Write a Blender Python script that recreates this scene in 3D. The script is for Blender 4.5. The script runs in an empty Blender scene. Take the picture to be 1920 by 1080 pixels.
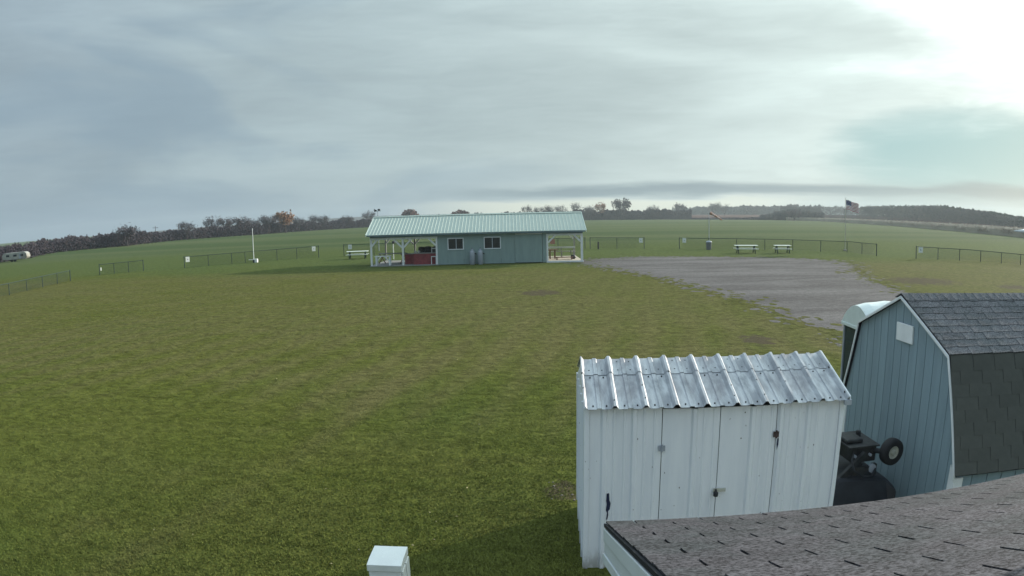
import bpy, math, random
import numpy as np
from mathutils import Vector, Matrix

R = math.radians
rnd = random.Random(7)
sc = bpy.context.scene
col = sc.collection

# ------------------------------------------------------------------ camera
cd = bpy.data.cameras.new("camera")
cam = bpy.data.objects.new("camera", cd)
col.objects.link(cam)
sc.camera = cam
cd.type = 'PANO'                                  # wide security-camera lens with barrel distortion
cd.panorama_type = 'FISHEYE_LENS_POLYNOMIAL'
cd.sensor_width = 36.0
cd.sensor_height = 20.25
cd.fisheye_fov = R(180)
cd.fisheye_polynomial_k0 = 0.0
cd.fisheye_polynomial_k1 = -0.04464863243026861
cd.fisheye_polynomial_k2 = -0.00010503667466494223
cd.fisheye_polynomial_k3 = 2.351007009433213e-05
cd.fisheye_polynomial_k4 = -8.70802511980287e-07
cd.clip_start = 0.05
cd.clip_end = 6000
cam.matrix_world = Matrix.Translation((0, 0, 3.7)) @ Matrix.Rotation(R(90 - 6.494), 4, 'X') @ Matrix.Rotation(R(-1.267), 4, 'Z')

# ------------------------------------------------------------------ exposure, sun, sky
SUN_AZ, SUN_EL = 58.0, 17.5
EXPO = 0.55
sc.view_settings.view_transform = 'Standard'
sc.view_settings.look = 'None'
sc.view_settings.exposure = EXPO
sc.view_settings.gamma = 1.0
sc.view_settings.use_curve_mapping = False

sd = bpy.data.lights.new("sun", 'SUN')
sd.energy = 4.4
sd.angle = R(1.2)
sd.color = (1.0, 0.93, 0.82)
sun = bpy.data.objects.new("sun", sd)
col.objects.link(sun)
sdir = Vector((math.sin(R(SUN_AZ)) * math.cos(R(SUN_EL)), math.cos(R(SUN_AZ)) * math.cos(R(SUN_EL)), math.sin(R(SUN_EL))))
sun.rotation_euler = sdir.to_track_quat('Z', 'Y').to_euler()
sun.location = (20, 12, 30)


class NT:
    """small helper to write node trees as expressions"""
    def __init__(s, tree):
        s.t = tree
        s.n = tree.nodes
        s.l = tree.links

    def node(s, typ, **kw):
        n = s.n.new(typ)
        for k, v in kw.items():
            setattr(n, k, v)
        return n

    def put(s, sock, val):
        if hasattr(val, 'node'):
            s.l.new(val, sock)
        else:
            if sock.type == 'RGBA' and len(val) == 3:
                val = (*val, 1)
            sock.default_value = val

    def math(s, op, a, b=0.0, clamp=False):
        n = s.node('ShaderNodeMath', operation=op, use_clamp=clamp)
        s.put(n.inputs[0], a)
        s.put(n.inputs[1], b)
        return n.outputs[0]

    def mul(s, a, b): return s.math('MULTIPLY', a, b)
    def add(s, a, b): return s.math('ADD', a, b)
    def sub(s, a, b): return s.math('SUBTRACT', a, b)

    def rng(s, v, a, b, c=0.0, d=1.0, smooth=True):
        n = s.node('ShaderNodeMapRange')
        n.interpolation_type = 'SMOOTHSTEP' if smooth else 'LINEAR'
        n.clamp = True
        s.put(n.inputs[0], v)
        for i, x in enumerate((a, b, c, d)):
            s.put(n.inputs[i + 1], x)
        return n.outputs[0]

    def noise(s, vec, scale, detail=3.0, rough=0.5, dist=0.0):
        n = s.node('ShaderNodeTexNoise')
        s.put(n.inputs['Vector'], vec)
        n.inputs['Scale'].default_value = scale
        n.inputs['Detail'].default_value = detail
        n.inputs['Roughness'].default_value = rough
        n.inputs['Distortion'].default_value = dist
        return n.outputs['Fac']

    def mix(s, f, a, b):
        n = s.node('ShaderNodeMix', data_type='RGBA')
        s.put(n.inputs[0], f)
        s.put(n.inputs[6], a)
        s.put(n.inputs[7], b)
        return n.outputs[2]

    def ramp(s, f, stops):
        n = s.node('ShaderNodeValToRGB')
        e = n.color_ramp.elements
        while len(e) < len(stops):
            e.new(0.5)
        for el, (p, c) in zip(e, stops):
            el.position = p
            el.color = (*c, 1)
        s.put(n.inputs[0], f)
        return n.outputs[0]

    def vmap(s, vec, scale=(1, 1, 1), loc=(0, 0, 0), rot=(0, 0, 0)):
        n = s.node('ShaderNodeMapping')
        s.put(n.inputs[0], vec)
        n.inputs['Location'].default_value = loc
        n.inputs['Rotation'].default_value = rot
        n.inputs['Scale'].default_value = scale
        return n.outputs[0]

    def sep(s, vec):
        n = s.node('ShaderNodeSeparateXYZ')
        s.put(n.inputs[0], vec)
        return n.outputs

    def comb(s, x, y, z=0.0):
        n = s.node('ShaderNodeCombineXYZ')
        for i, v in enumerate((x, y, z)):
            s.put(n.inputs[i], v)
        return n.outputs[0]

    def coord(s, which='Object'):
        return s.node('ShaderNodeTexCoord').outputs[which]


world = bpy.data.worlds.new("World")
sc.world = world
world.use_nodes = True
W = NT(world.node_tree)
for n in list(W.n):
    W.n.remove(n)
sky = W.node('ShaderNodeTexSky', sky_type='NISHITA')
sky.sun_disc = False
sky.sun_elevation = R(SUN_EL)
sky.sun_rotation = R(SUN_AZ)
sky.altitude = 230
sky.dust_density = 2.0
bg1 = W.node('ShaderNodeBackground')
bg1.inputs['Strength'].default_value = 0.06
W.l.new(sky.outputs[0], bg1.inputs['Color'])
# the overcast: cloud sheet seen in direction d, brighter towards the veiled sun
d = W.coord('Generated')
x, y, z = W.sep(d)
azd = W.mul(W.math('ARCTAN2', x, y), 180 / math.pi)
eld = W.mul(W.math('ARCSINE', z), 180 / math.pi)
# drawn-out cloud texture, streaks leaning up to the right
dv = W.vmap(d, (1.3, 1.3, 4.6), (0.35, 0.2, 0.9), (R(4), R(-17), 0))
n1 = W.noise(dv, 1.35, 4.0, 0.45, 0.7)
n2 = W.noise(W.vmap(d, (1.6, 1.6, 9.5), (2.3, 1.1, 0.4), (0, R(-10), 0)), 2.3, 6.0, 0.55, 0.6)
n3 = W.noise(W.vmap(d, (2.2, 2.2, 15.0), (1.3, 4.1, 2.4), (R(2), R(-13), 0)), 4.5, 6.0, 0.62, 0.9)
nn = W.add(W.add(W.mul(W.sub(n1, 0.5), 1.0), W.mul(W.sub(n2, 0.5), 0.45)), W.mul(W.sub(n3, 0.5), 0.22))
# distance from the veiled sun, whose glow lies long and flat in the cloud
da = W.sub(azd, 48.0)
da = W.math('MINIMUM', W.math('ABSOLUTE', da), W.sub(360.0, W.math('ABSOLUTE', da)))
de = W.sub(eld, 17.0)
de = W.math('MAXIMUM', W.mul(de, 1.0), W.mul(de, -1.8))
angd = W.math('SQRT', W.add(W.mul(da, da), W.mul(de, de)))
angn = W.math('MAXIMUM', W.sub(angd, W.mul(nn, 22.0)), 0.0)
base = W.ramp(W.math('DIVIDE', angn, 130.0), [
    (0.00, (1.7, 1.8, 1.76)), (0.075, (1.25, 1.40, 1.35)), (0.145, (0.76, 0.90, 0.87)), (0.30, (0.54, 0.65, 0.65)),
    (0.46, (0.435, 0.54, 0.565)), (0.68, (0.35, 0.445, 0.50)), (1.0, (0.285, 0.375, 0.455))])
shade = W.rng(nn, -0.30, 0.30, 0.88, 1.12)
shade = W.mul(shade, W.rng(z, 0.22, 0.95, 1.0, 3.0))
cl = W.node('ShaderNodeVectorMath', operation='SCALE')
W.put(cl.inputs[0], base)
W.put(cl.inputs['Scale'], shade)
cloud = cl.outputs[0]
# thin place in the cloud: blue-green sky showing through low on the right, and blue streaks on the left
hx = W.math('DIVIDE', W.sub(azd, 41.5), 13.0)
hy = W.math('DIVIDE', W.sub(eld, 5.0), 3.6)
hole = W.add(W.add(W.mul(hx, hx), W.mul(hy, hy)), W.mul(nn, 2.2))
holef = W.rng(hole, 0.1, 1.7, 1.0, 0.0)
cloud = W.mix(W.mul(holef, 0.95), cloud, (0.34, 0.56, 0.585))
bl = W.rng(W.noise(W.vmap(d, (1.2, 1.2, 3.6), (5.3, 0.2, 1.9), (0, R(-22), 0)), 1.9, 4.0, 0.5, 0.6), 0.50, 0.68, 0.0, 0.6)
bl = W.mul(bl, W.rng(angd, 35, 70, 0.0, 1.0))
cloud = W.mix(bl, cloud, (0.265, 0.37, 0.455))
# long dark streak just over the horizon and the clear gap below it
wob = W.noise(W.comb(W.mul(azd, 0.07), W.mul(eld, 0.55), 0.0), 1.0, 5.0, 0.55, 0.3)
ew = W.add(eld, W.mul(W.sub(wob, 0.5), 2.0))
st = W.mul(W.rng(ew, 1.2, 1.9, 0.0, 1.0), W.rng(ew, 2.1, 2.9, 1.0, 0.0))
st = W.mul(st, W.rng(azd, -12, 6, 0.0, 0.9))
cloud = W.mix(st, cloud, (0.20, 0.285, 0.335))
gap = W.mul(W.rng(ew, 1.0, 1.6, 1.0, 0.0), W.mul(W.rng(azd, -12, 2, 0.0, 1.0), W.rng(azd, 18, 30, 1.0, 0.0)))
cloud = W.mix(W.mul(gap, 0.9), cloud, (0.70, 0.74, 0.62))
hzl = W.mul(W.rng(eld, 0.5, 5.0, 0.7, 0.0), W.rng(azd, -30, -5, 1.0, 0.0))
cloud = W.mix(hzl, cloud, (0.285, 0.385, 0.475))
hzr = W.mul(W.rng(eld, 0.5, 3.4, 0.85, 0.0), W.rng(azd, 22, 34, 0.0, 1.0))
cloud = W.mix(hzr, cloud, (0.24, 0.365, 0.40))
below = W.rng(z, -0.06, -0.01, 1.0, 0.0)
cloud = W.mix(below, cloud, (0.12, 0.13, 0.10))
bg2 = W.node('ShaderNodeBackground')
W.l.new(cloud, bg2.inputs['Color'])
bg2.inputs['Strength'].default_value = 1.0 / (2 ** EXPO)
mx = W.node('ShaderNodeMixShader')
mx.inputs[0].default_value = 0.93
W.l.new(bg1.outputs[0], mx.inputs[1])
W.l.new(bg2.outputs[0], mx.inputs[2])
wo = W.node('ShaderNodeOutputWorld')
W.l.new(mx.outputs[0], wo.inputs['Surface'])
world.cycles.sampling_method = 'MANUAL'
world.cycles.sample_map_resolution = 512
sc.cycles.max_bounces = 6
sc.cycles.volume_bounces = 0
sc.cycles.use_denoising = True


# ------------------------------------------------------------------ materials
def new_mat(name):
    m = bpy.data.materials.new(name)
    m.use_nodes = True
    t = NT(m.node_tree)
    b = t.n['Principled BSDF']
    return m, t, b


def mat(name, c, rough=0.6, var=0.12, scale=6.0, c2=None, fac=(0.45, 0.7), bump=0.0, bscale=60.0, metal=0.0, rand=0.0, spec=0.4, stretch=(1, 1, 1)):
    """base colour broken up by two noises, a second colour in patches, optional bump and per-object variation"""
    m, t, b = new_mat(name)
    co = t.vmap(t.coord('Object'), stretch)
    f = t.noise(co, scale, 5.0, 0.6)
    lo = tuple(v * (1 - var) for v in c)
    hi = tuple(min(1, v * (1 + var)) for v in c)
    cc = t.mix(t.rng(f, 0.3, 0.7), lo, hi)
    if c2 is not None:
        g = t.noise(co, scale * 0.45, 6.0, 0.65, 0.4)
        cc = t.mix(t.rng(g, fac[0], fac[1], 0.0, 0.9), cc, c2)
    if rand:
        oi = t.node('ShaderNodeObjectInfo').outputs['Random']
        hs = t.node('ShaderNodeHueSaturation')
        t.put(hs.inputs['Value'], t.rng(oi, 0, 1, 1 - rand, 1 + rand, False))
        t.put(hs.inputs['Color'], cc)
        cc = hs.outputs[0]
    t.put(b.inputs['Base Color'], cc)
    b.inputs['Roughness'].default_value = rough
    b.inputs['Metallic'].default_value = metal
    b.inputs['Specular IOR Level'].default_value = spec
    if bump:
        bn = t.node('ShaderNodeBump')
        bn.inputs['Strength'].default_value = bump
        bn.inputs['Distance'].default_value = 0.02
        t.put(bn.inputs['Height'], t.noise(t.coord('Object'), bscale, 4.0, 0.6))
        t.l.new(bn.outputs[0], b.inputs['Normal'])
    return m


M = {}
M['white_paint'] = mat('white_paint', (0.74, 0.76, 0.76), 0.55, 0.06, 3.0, (0.5, 0.5, 0.48), (0.55, 0.8), 0.05, 30)
M['white_metal'] = mat('white_metal', (0.68, 0.715, 0.74), 0.42, 0.05, 2.2, (0.60, 0.63, 0.65), (0.5, 0.75), 0.03, 12)
M['white_plastic'] = mat('white_plastic', (0.72, 0.74, 0.72), 0.45, 0.04, 5.0, (0.62, 0.64, 0.62), (0.55, 0.8))
M['teal_wall'] = mat('teal_wall', (0.235, 0.312, 0.300), 0.7, 0.06, 1.2, (0.20, 0.275, 0.268), (0.5, 0.8), 0.08, 25, stretch=(4, 4, 0.6))
M['teal_trim'] = mat('teal_trim', (0.17, 0.245, 0.29), 0.6, 0.06, 1.0)
M['green_roof'] = mat('green_roof', (0.36, 0.43, 0.375), 0.5, 0.05, 0.8, (0.32, 0.39, 0.335), (0.5, 0.8), 0.02, 6, spec=0.5)
M['roof_trim'] = mat('roof_trim', (0.62, 0.72, 0.68), 0.45, 0.05, 2.0)
M['glass'] = mat('glass', (0.022, 0.026, 0.034), 0.12, 0.2, 1.5, spec=0.5)
M['concrete'] = mat('concrete', (0.27, 0.27, 0.26), 0.85, 0.1, 3.0, (0.20, 0.20, 0.19), (0.5, 0.75), 0.15, 60)
M['deck'] = mat('deck', (0.48, 0.43, 0.35), 0.75, 0.1, 4.0, (0.38, 0.34, 0.28), (0.5, 0.75), rand=0.12)
M['red_wood'] = mat('red_wood', (0.24, 0.045, 0.05), 0.65, 0.18, 4.0, (0.15, 0.035, 0.045), (0.5, 0.75))
M['grey_wood'] = mat('grey_wood', (0.33, 0.32, 0.30), 0.8, 0.12, 5.0, (0.25, 0.24, 0.22), (0.5, 0.75), stretch=(1, 6, 6))
M['table_white'] = mat('table_white', (0.68, 0.72, 0.68), 0.55, 0.07, 5.0, (0.5, 0.52, 0.5), (0.55, 0.8), stretch=(1, 6, 6))
M['brown_wood'] = mat('brown_wood', (0.17, 0.09, 0.06), 0.7, 0.15, 5.0)
M['black'] = mat('black', (0.02, 0.022, 0.026), 0.5, 0.25, 8.0)
M['dark_green'] = mat('dark_green', (0.022, 0.040, 0.036), 0.5, 0.2, 6.0)
M['fence_green'] = mat('fence_green', (0.022, 0.042, 0.036), 0.75, 0.2, 4.0)
M['steel'] = mat('steel', (0.34, 0.37, 0.42), 0.45, 0.08, 4.0, (0.26, 0.28, 0.33), (0.5, 0.8), metal=0.1)
M['grey_bin'] = mat('grey_bin', (0.12, 0.13, 0.14), 0.6, 0.15, 6.0)
M['orange'] = mat('orange', (0.46, 0.26, 0.19), 0.7, 0.12, 3.0)
M['red_sign'] = mat('red_sign', (0.36, 0.16, 0.12), 0.6, 0.1, 3.0)
M['blue_siding'] = mat('blue_siding', (0.225, 0.302, 0.340), 0.65, 0.06, 1.6, (0.185, 0.252, 0.29), (0.48, 0.75), 0.10, 40, rand=0.05, stretch=(6, 6, 0.7))
M['blue_groove'] = mat('blue_groove', (0.10, 0.155, 0.19), 0.8, 0.1, 3.0)
M['rust'] = mat('rust', (0.075, 0.05, 0.045), 0.85, 0.35, 30.0)
M['chip'] = mat('chip', (0.015, 0.02, 0.055), 0.6, 0.3, 25.0)
M['old_camper'] = mat('old_camper', (0.33, 0.33, 0.30), 0.6, 0.2, 1.2, (0.20, 0.18, 0.15), (0.45, 0.7))
M['translucent_roof'] = mat('translucent_roof', (0.66, 0.72, 0.70), 0.4, 0.06, 3.0, (0.56, 0.62, 0.60), (0.5, 0.75))
M['toilet_dark'] = mat('toilet_dark', (0.020, 0.036, 0.034), 0.55, 0.2, 3.0)
M['tarp'] = mat('tarp', (0.018, 0.020, 0.026), 0.55, 0.3, 4.0, bump=0.4, bscale=9)
M['machine'] = mat('machine', (0.026, 0.028, 0.030), 0.6, 0.4, 14.0, (0.05, 0.042, 0.035), (0.55, 0.75), 0.1, 60)
M['tyre'] = mat('tyre', (0.016, 0.016, 0.018), 0.75, 0.2, 20.0, bump=0.1)
M['rim'] = mat('rim', (0.42, 0.42, 0.36), 0.5, 0.15, 20.0, (0.25, 0.22, 0.16), (0.5, 0.7))
M['stone'] = mat('stone', (0.15, 0.135, 0.12), 0.85, 0.3, 9.0)
M['dry_leaf'] = mat('dry_leaf', (0.36, 0.30, 0.17), 0.8, 0.2, 9.0)
M['bark'] = mat('bark', (0.060, 0.050, 0.048), 0.9, 0.25, 3.0)
M['pole_wood'] = mat('pole_wood', (0.12, 0.11, 0.11), 0.9, 0.2, 3.0)


def shingle_mat(name, c, c2, gr):
    """mineral granules: fine light and dark specks over a mottled grey"""
    m, t, b = new_mat(name)
    co = t.coord('Object')
    geo = t.node('ShaderNodeNewGeometry').outputs['Position']
    g1 = t.noise(geo, gr, 3.0, 0.75)
    g2 = t.noise(geo, gr * 0.23, 4.0, 0.6)
    g3 = t.noise(geo, 2.4, 4.0, 0.6)
    cc = t.mix(t.rng(g3, 0.35, 0.65), c, c2)
    k = t.add(t.mul(t.rng(g1, 0.36, 0.64), 1.25), t.mul(t.rng(g2, 0.3, 0.7), 0.35))
    oi = t.node('ShaderNodeObjectInfo').outputs['Random']
    hs = t.node('ShaderNodeHueSaturation')
    t.put(hs.inputs['Value'], t.mul(t.add(k, 0.26), t.rng(oi, 0, 1, 0.90, 1.10, False)))
    t.put(hs.inputs['Color'], cc)
    t.put(b.inputs['Base Color'], hs.outputs[0])
    b.inputs['Roughness'].default_value = 0.95
    b.inputs['Specular IOR Level'].default_value = 0.08
    bn = t.node('ShaderNodeBump')
    bn.inputs['Strength'].default_value = 0.5
    bn.inputs['Distance'].default_value = 0.004
    t.put(bn.inputs['Height'], g1)
    t.l.new(bn.outputs[0], b.inputs['Normal'])
    return m


M['shingle_near'] = shingle_mat('shingle_near', (0.060, 0.057, 0.063), (0.046, 0.049, 0.052), 70)
M['shingle_barn'] = shingle_mat('shingle_barn', (0.128, 0.126, 0.132), (0.104, 0.108, 0.112), 70)
M['shingle_shaded'] = mat('shingle_shaded', (0.088, 0.091, 0.082), 0.95, 0.10, 5.0, (0.074, 0.077, 0.071), (0.45, 0.7), 0.15, 90, rand=0.05, spec=0.05)  # same barn shingles, with the steep lower slope's shade put into the colour
M['shingle_dark'] = mat('shingle_dark', (0.012, 0.012, 0.016), 0.9, 0.2, 9.0)


def roof_metal():
    m, t, b = new_mat('worn_roof_metal')
    co = t.coord('Object')
    st = t.noise(t.vmap(co, (3.0, 0.8, 1)), 2.2, 6.0, 0.65, 0.5)
    fine = t.noise(co, 60.0, 3.0, 0.7)
    cc = t.mix(t.rng(st, 0.40, 0.66), (0.50, 0.52, 0.54), (0.26, 0.272, 0.295))
    cc = t.mix(t.mul(t.rng(fine, 0.45, 0.75), 0.28), cc, (0.30, 0.30, 0.32))
    st2 = t.noise(t.vmap(co, (1.2, 0.5, 1), (3, 1, 0)), 2.0, 5.0, 0.6, 0.4)
    cc = t.mix(t.rng(st2, 0.52, 0.68, 0.0, 0.65), cc, (0.20, 0.195, 0.215))
    t.put(b.inputs['Base Color'], cc)
    b.inputs['Metallic'].default_value = 0.1
    t.put(b.inputs['Roughness'], t.rng(st, 0.35, 0.7, 0.50, 0.72))
    return m


M['roof_metal'] = roof_metal()


def shed_wall():
    m, t, b = new_mat('shed_wall')
    co = t.coord('Object')
    x, y, z = t.sep(co)
    f = t.noise(t.vmap(co, (5, 5, 0.5)), 2.0, 5.0, 0.6)
    cc = t.mix(t.rng(f, 0.35, 0.7), (0.78, 0.80, 0.83), (0.71, 0.735, 0.775))
    sp = t.noise(t.vmap(co, (1, 1, 0.6)), 34.0, 2.0, 0.5)
    cc = t.mix(t.rng(sp, 0.735, 0.76, 0.0, 0.75), cc, (0.17, 0.13, 0.11))
    dn = t.noise(t.vmap(co, (4, 4, 1.2)), 3.0, 5.0, 0.65)
    dirt = t.mul(t.rng(z, 0.0, 0.28, 1.0, 0.0), t.rng(dn, 0.35, 0.6))
    cc = t.mix(t.mul(dirt, 0.75), cc, (0.20, 0.19, 0.16))
    t.put(b.inputs['Base Color'], cc)
    b.inputs['Roughness'].default_value = 0.45
    return m


M['shed_wall'] = shed_wall()


def grass_colour(t, co):
    """lawn colour over the place: green near the sheds, dry and brownish in the middle, paler crop beyond the fence"""
    x, y, z = t.sep(co)
    big = t.noise(co, 0.055, 4.0, 0.55, 0.6)
    mid = t.noise(t.vmap(co, (0.6, 1.0, 1)), 0.42, 5.0, 0.6, 0.5)
    sml = t.noise(co, 2.6, 5.0, 0.65)
    dry = t.mul(t.rng(y, 8.0, 17.0), t.rng(y, 42.0, 52.0, 1.0, 0.0))
    dry = t.add(t.mul(dry, 0.62), t.mul(t.sub(big, 0.5), 1.3))
    dry = t.add(dry, t.mul(t.sub(mid, 0.5), 0.5))
    # worn wheel track running up the lawn
    tx = t.add(t.sub(x, t.mul(y, 0.24)), 6.2)
    tr = t.rng(t.math('ABSOLUTE', t.add(tx, t.mul(t.sub(mid, 0.5), 1.6))), 0.1, 1.5, 1.0, 0.0)
    tr = t.mul(tr, t.rng(y, 12.0, 18.0, 0.33, 0.0))
    dry = t.add(dry, tr)
    # mower passes, faint, running up the lawn
    sw = t.math('SINE', t.mul(t.add(tx, t.mul(t.sub(big, 0.5), 3.0)), 4.6))
    dry = t.add(dry, t.mul(t.mul(sw, 0.20), t.rng(y, 10.0, 26.0, 1.0, 0.25)))
    g = t.mix(t.rng(mid, 0.35, 0.65), (0.086, 0.098, 0.021), (0.100, 0.107, 0.027))
    g = t.mix(t.rng(big, 0.42, 0.62, 0.0, 0.7), g, (0.074, 0.096, 0.023))
    c = t.mix(t.rng(dry, 0.15, 0.95, 0.0, 0.95), g, (0.117, 0.108, 0.042))
    yn = t.add(y, t.mul(t.sub(big, 0.5), 18.0))
    c = t.mix(t.rng(yn, 40.0, 58.0, 0.0, 0.85), c, (0.082, 0.108, 0.036))
    band = t.noise(t.vmap(co, (0.004, 0.045, 1)), 1.0, 4.0, 0.6, 0.2)
    far = t.mix(t.rng(band, 0.36, 0.62), (0.062, 0.090, 0.036), (0.096, 0.116, 0.052))
    c = t.mix(t.rng(yn, 70.0, 95.0, 0.0, 0.9), c, far)
    return c, sml, mid


def ground_mat():
    m, t, b = new_mat('lawn')
    geo = t.node('ShaderNodeNewGeometry').outputs['Position']
    x, y, z = t.sep(geo)
    c, sml, mid = grass_colour(t, geo)
    fine = t.noise(geo, 26.0, 4.0, 0.7)
    clump = t.noise(t.vmap(geo, (0.55, 1.3, 1)), 1.5, 5.0, 0.68, 0.3)
    tuft = t.noise(t.vmap(geo, (0.75, 1.0, 1)), 5.5, 3.0, 0.6, 0.6)
    k = t.add(t.mul(t.rng(sml, 0.3, 0.7), 0.26), t.mul(t.rng(fine, 0.25, 0.75), 0.34))
    k = t.add(k, t.mul(t.rng(clump, 0.34, 0.66), 0.15))
    k = t.add(k, t.mul(t.rng(tuft, 0.34, 0.66), 0.34))
    hs = t.node('ShaderNodeHueSaturation')
    t.put(hs.inputs['Value'], t.add(k, 0.34))
    t.put(hs.inputs['Color'], c)
    cc = hs.outputs[0]
    # bare earth scuffs
    for (px, py, rx, ry) in ((1.35, 30.2, 1.1, 1.3), (7.2, 17.6, 0.55, 0.9), (0.62, 8.05, 0.28, 0.35), (23.2, 31.5, 2.6, 2.4), (27.5, 27.5, 1.6, 1.3), (20.6, 39.0, 1.6, 1.2)):
        ax = t.math('DIVIDE', t.sub(x, px), rx)
        ay = t.math('DIVIDE', t.sub(y, py), ry)
        dd = t.add(t.add(t.mul(ax, ax), t.mul(ay, ay)), t.mul(t.sub(sml, 0.5), 4.0))
        cc = t.mix(t.rng(dd, 0.25, 1.1, 0.75, 0.0), cc, (0.072, 0.055, 0.042))
    t.put(b.inputs['Base Color'], cc)
    b.inputs['Roughness'].default_value = 1.0
    b.inputs['Specular IOR Level'].default_value = 0.02
    bn = t.node('ShaderNodeBump')
    bn.inputs['Strength'].default_value = 0.85
    bn.inputs['Distance'].default_value = 0.06
    hgt = t.add(t.mul(fine, 0.4), t.add(t.mul(sml, 0.7), t.add(t.mul(tuft, 1.2), t.mul(clump, 0.6))))
    t.put(bn.inputs['Height'], hgt)
    t.l.new(bn.outputs[0], b.inputs['Normal'])
    return m


M['lawn'] = ground_mat()


def blade_mat():
    m, t, b = new_mat('grass_blades')
    geo = t.node('ShaderNodeNewGeometry')
    c, sml, mid = grass_colour(t, geo.outputs['Position'])
    hs = t.node('ShaderNodeHueSaturation')
    t.put(hs.inputs['Value'], t.rng(geo.outputs['Random Per Island'], 0, 1, 1.0, 1.65, False))
    t.put(hs.inputs['Color'], c)
    t.put(b.inputs['Base Color'], hs.outputs[0])
    # blades catch light like the sward they belong to: normals bent towards the sky
    vm = t.node('ShaderNodeVectorMath', operation='MULTIPLY_ADD')
    t.put(vm.inputs[0], geo.outputs['Normal'])
    vm.inputs[1].default_value = (0.35, 0.35, 0.35)
    vm.inputs[2].default_value = (0, 0, 0.8)
    vn = t.node('ShaderNodeVectorMath', operation='NORMALIZE')
    t.put(vn.inputs[0], vm.outputs[0])
    t.put(b.inputs['Normal'], vn.outputs[0])
    b.inputs['Roughness'].default_value = 0.8
    b.inputs['Specular IOR Level'].default_value = 0.08
    return m


M['blades'] = blade_mat()


def gravel_mat():
    m, t, b = new_mat('gravel')
    geo = t.node('ShaderNodeNewGeometry').outputs['Position']
    big = t.noise(t.vmap(geo, (0.25, 0.9, 1), (0, 0, 0), (0, 0, R(-12))), 0.45, 6.0, 0.62, 0.5)
    fine = t.noise(geo, 14.0, 4.0, 0.75)
    spk = t.noise(geo, 3.2, 5.0, 0.7)
    c = t.mix(t.rng(big, 0.32, 0.68), (0.092, 0.085, 0.083), (0.144, 0.135, 0.132))
    k = t.add(t.mul(t.rng(fine, 0.25, 0.75), 0.5), t.mul(t.rng(spk, 0.3, 0.7), 0.35))
    hs = t.node('ShaderNodeHueSaturation')
    t.put(hs.inputs['Value'], t.add(k, 0.58))
    t.put(hs.inputs['Color'], c)
    t.put(b.inputs['Base Color'], hs.outputs[0])
    b.inputs['Roughness'].default_value = 1.0
    b.inputs['Specular IOR Level'].default_value = 0.04
    bn = t.node('ShaderNodeBump')
    bn.inputs['Strength'].default_value = 0.7
    bn.inputs['Distance'].default_value = 0.04
    t.put(bn.inputs['Height'], t.add(fine, t.mul(spk, 1.2)))
    t.l.new(bn.outputs[0], b.inputs['Normal'])
    return m


M['gravel'] = gravel_mat()


def foliage_mat(name, a, b_, c):
    m, t, b = new_mat(name)
    geo = t.node('ShaderNodeNewGeometry')
    isl = geo.outputs['Random Per Island']
    nz = t.noise(geo.outputs['Position'], 0.12, 3.0, 0.6)
    cc = t.ramp(t.add(t.mul(isl, 0.45), t.mul(t.rng(nz, 0.3, 0.7), 0.55)), [(0.1, a), (0.5, b_), (0.9, c)])
    t.put(b.inputs['Base Color'], cc)
    vm = t.node('ShaderNodeVectorMath', operation='MULTIPLY_ADD')
    t.put(vm.inputs[0], geo.outputs['Normal'])
    vm.inputs[1].default_value = (0.55, 0.55, 0.55)
    vm.inputs[2].default_value = (0, 0, 0.45)
    vn = t.node('ShaderNodeVectorMath', operation='NORMALIZE')
    t.put(vn.inputs[0], vm.outputs[0])
    t.put(b.inputs['Normal'], vn.outputs[0])
    b.inputs['Roughness'].default_value = 0.9
    b.inputs['Specular IOR Level'].default_value = 0.05
    return m


M['brush'] = foliage_mat('brush', (0.040, 0.034, 0.044), (0.056, 0.047, 0.056), (0.078, 0.062, 0.065))
M['twigs'] = foliage_mat('twigs', (0.055, 0.048, 0.058), (0.080, 0.068, 0.074), (0.11, 0.092, 0.09))
M['rusty'] = foliage_mat('rusty', (0.20, 0.10, 0.055), (0.33, 0.18, 0.10), (0.40, 0.25, 0.16))
M['redbush'] = foliage_mat('redbush', (0.075, 0.040, 0.040), (0.12, 0.064, 0.058), (0.16, 0.094, 0.078))
M['woods'] = foliage_mat('woods', (0.036, 0.042, 0.048), (0.060, 0.063, 0.064), (0.095, 0.088, 0.074))
M['evergreen'] = foliage_mat('evergreen', (0.020, 0.030, 0.026), (0.034, 0.048, 0.036), (0.05, 0.065, 0.045))
M['corn'] = foliage_mat('corn', (0.32, 0.27, 0.215), (0.40, 0.345, 0.275), (0.47, 0.41, 0.33))


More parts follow.
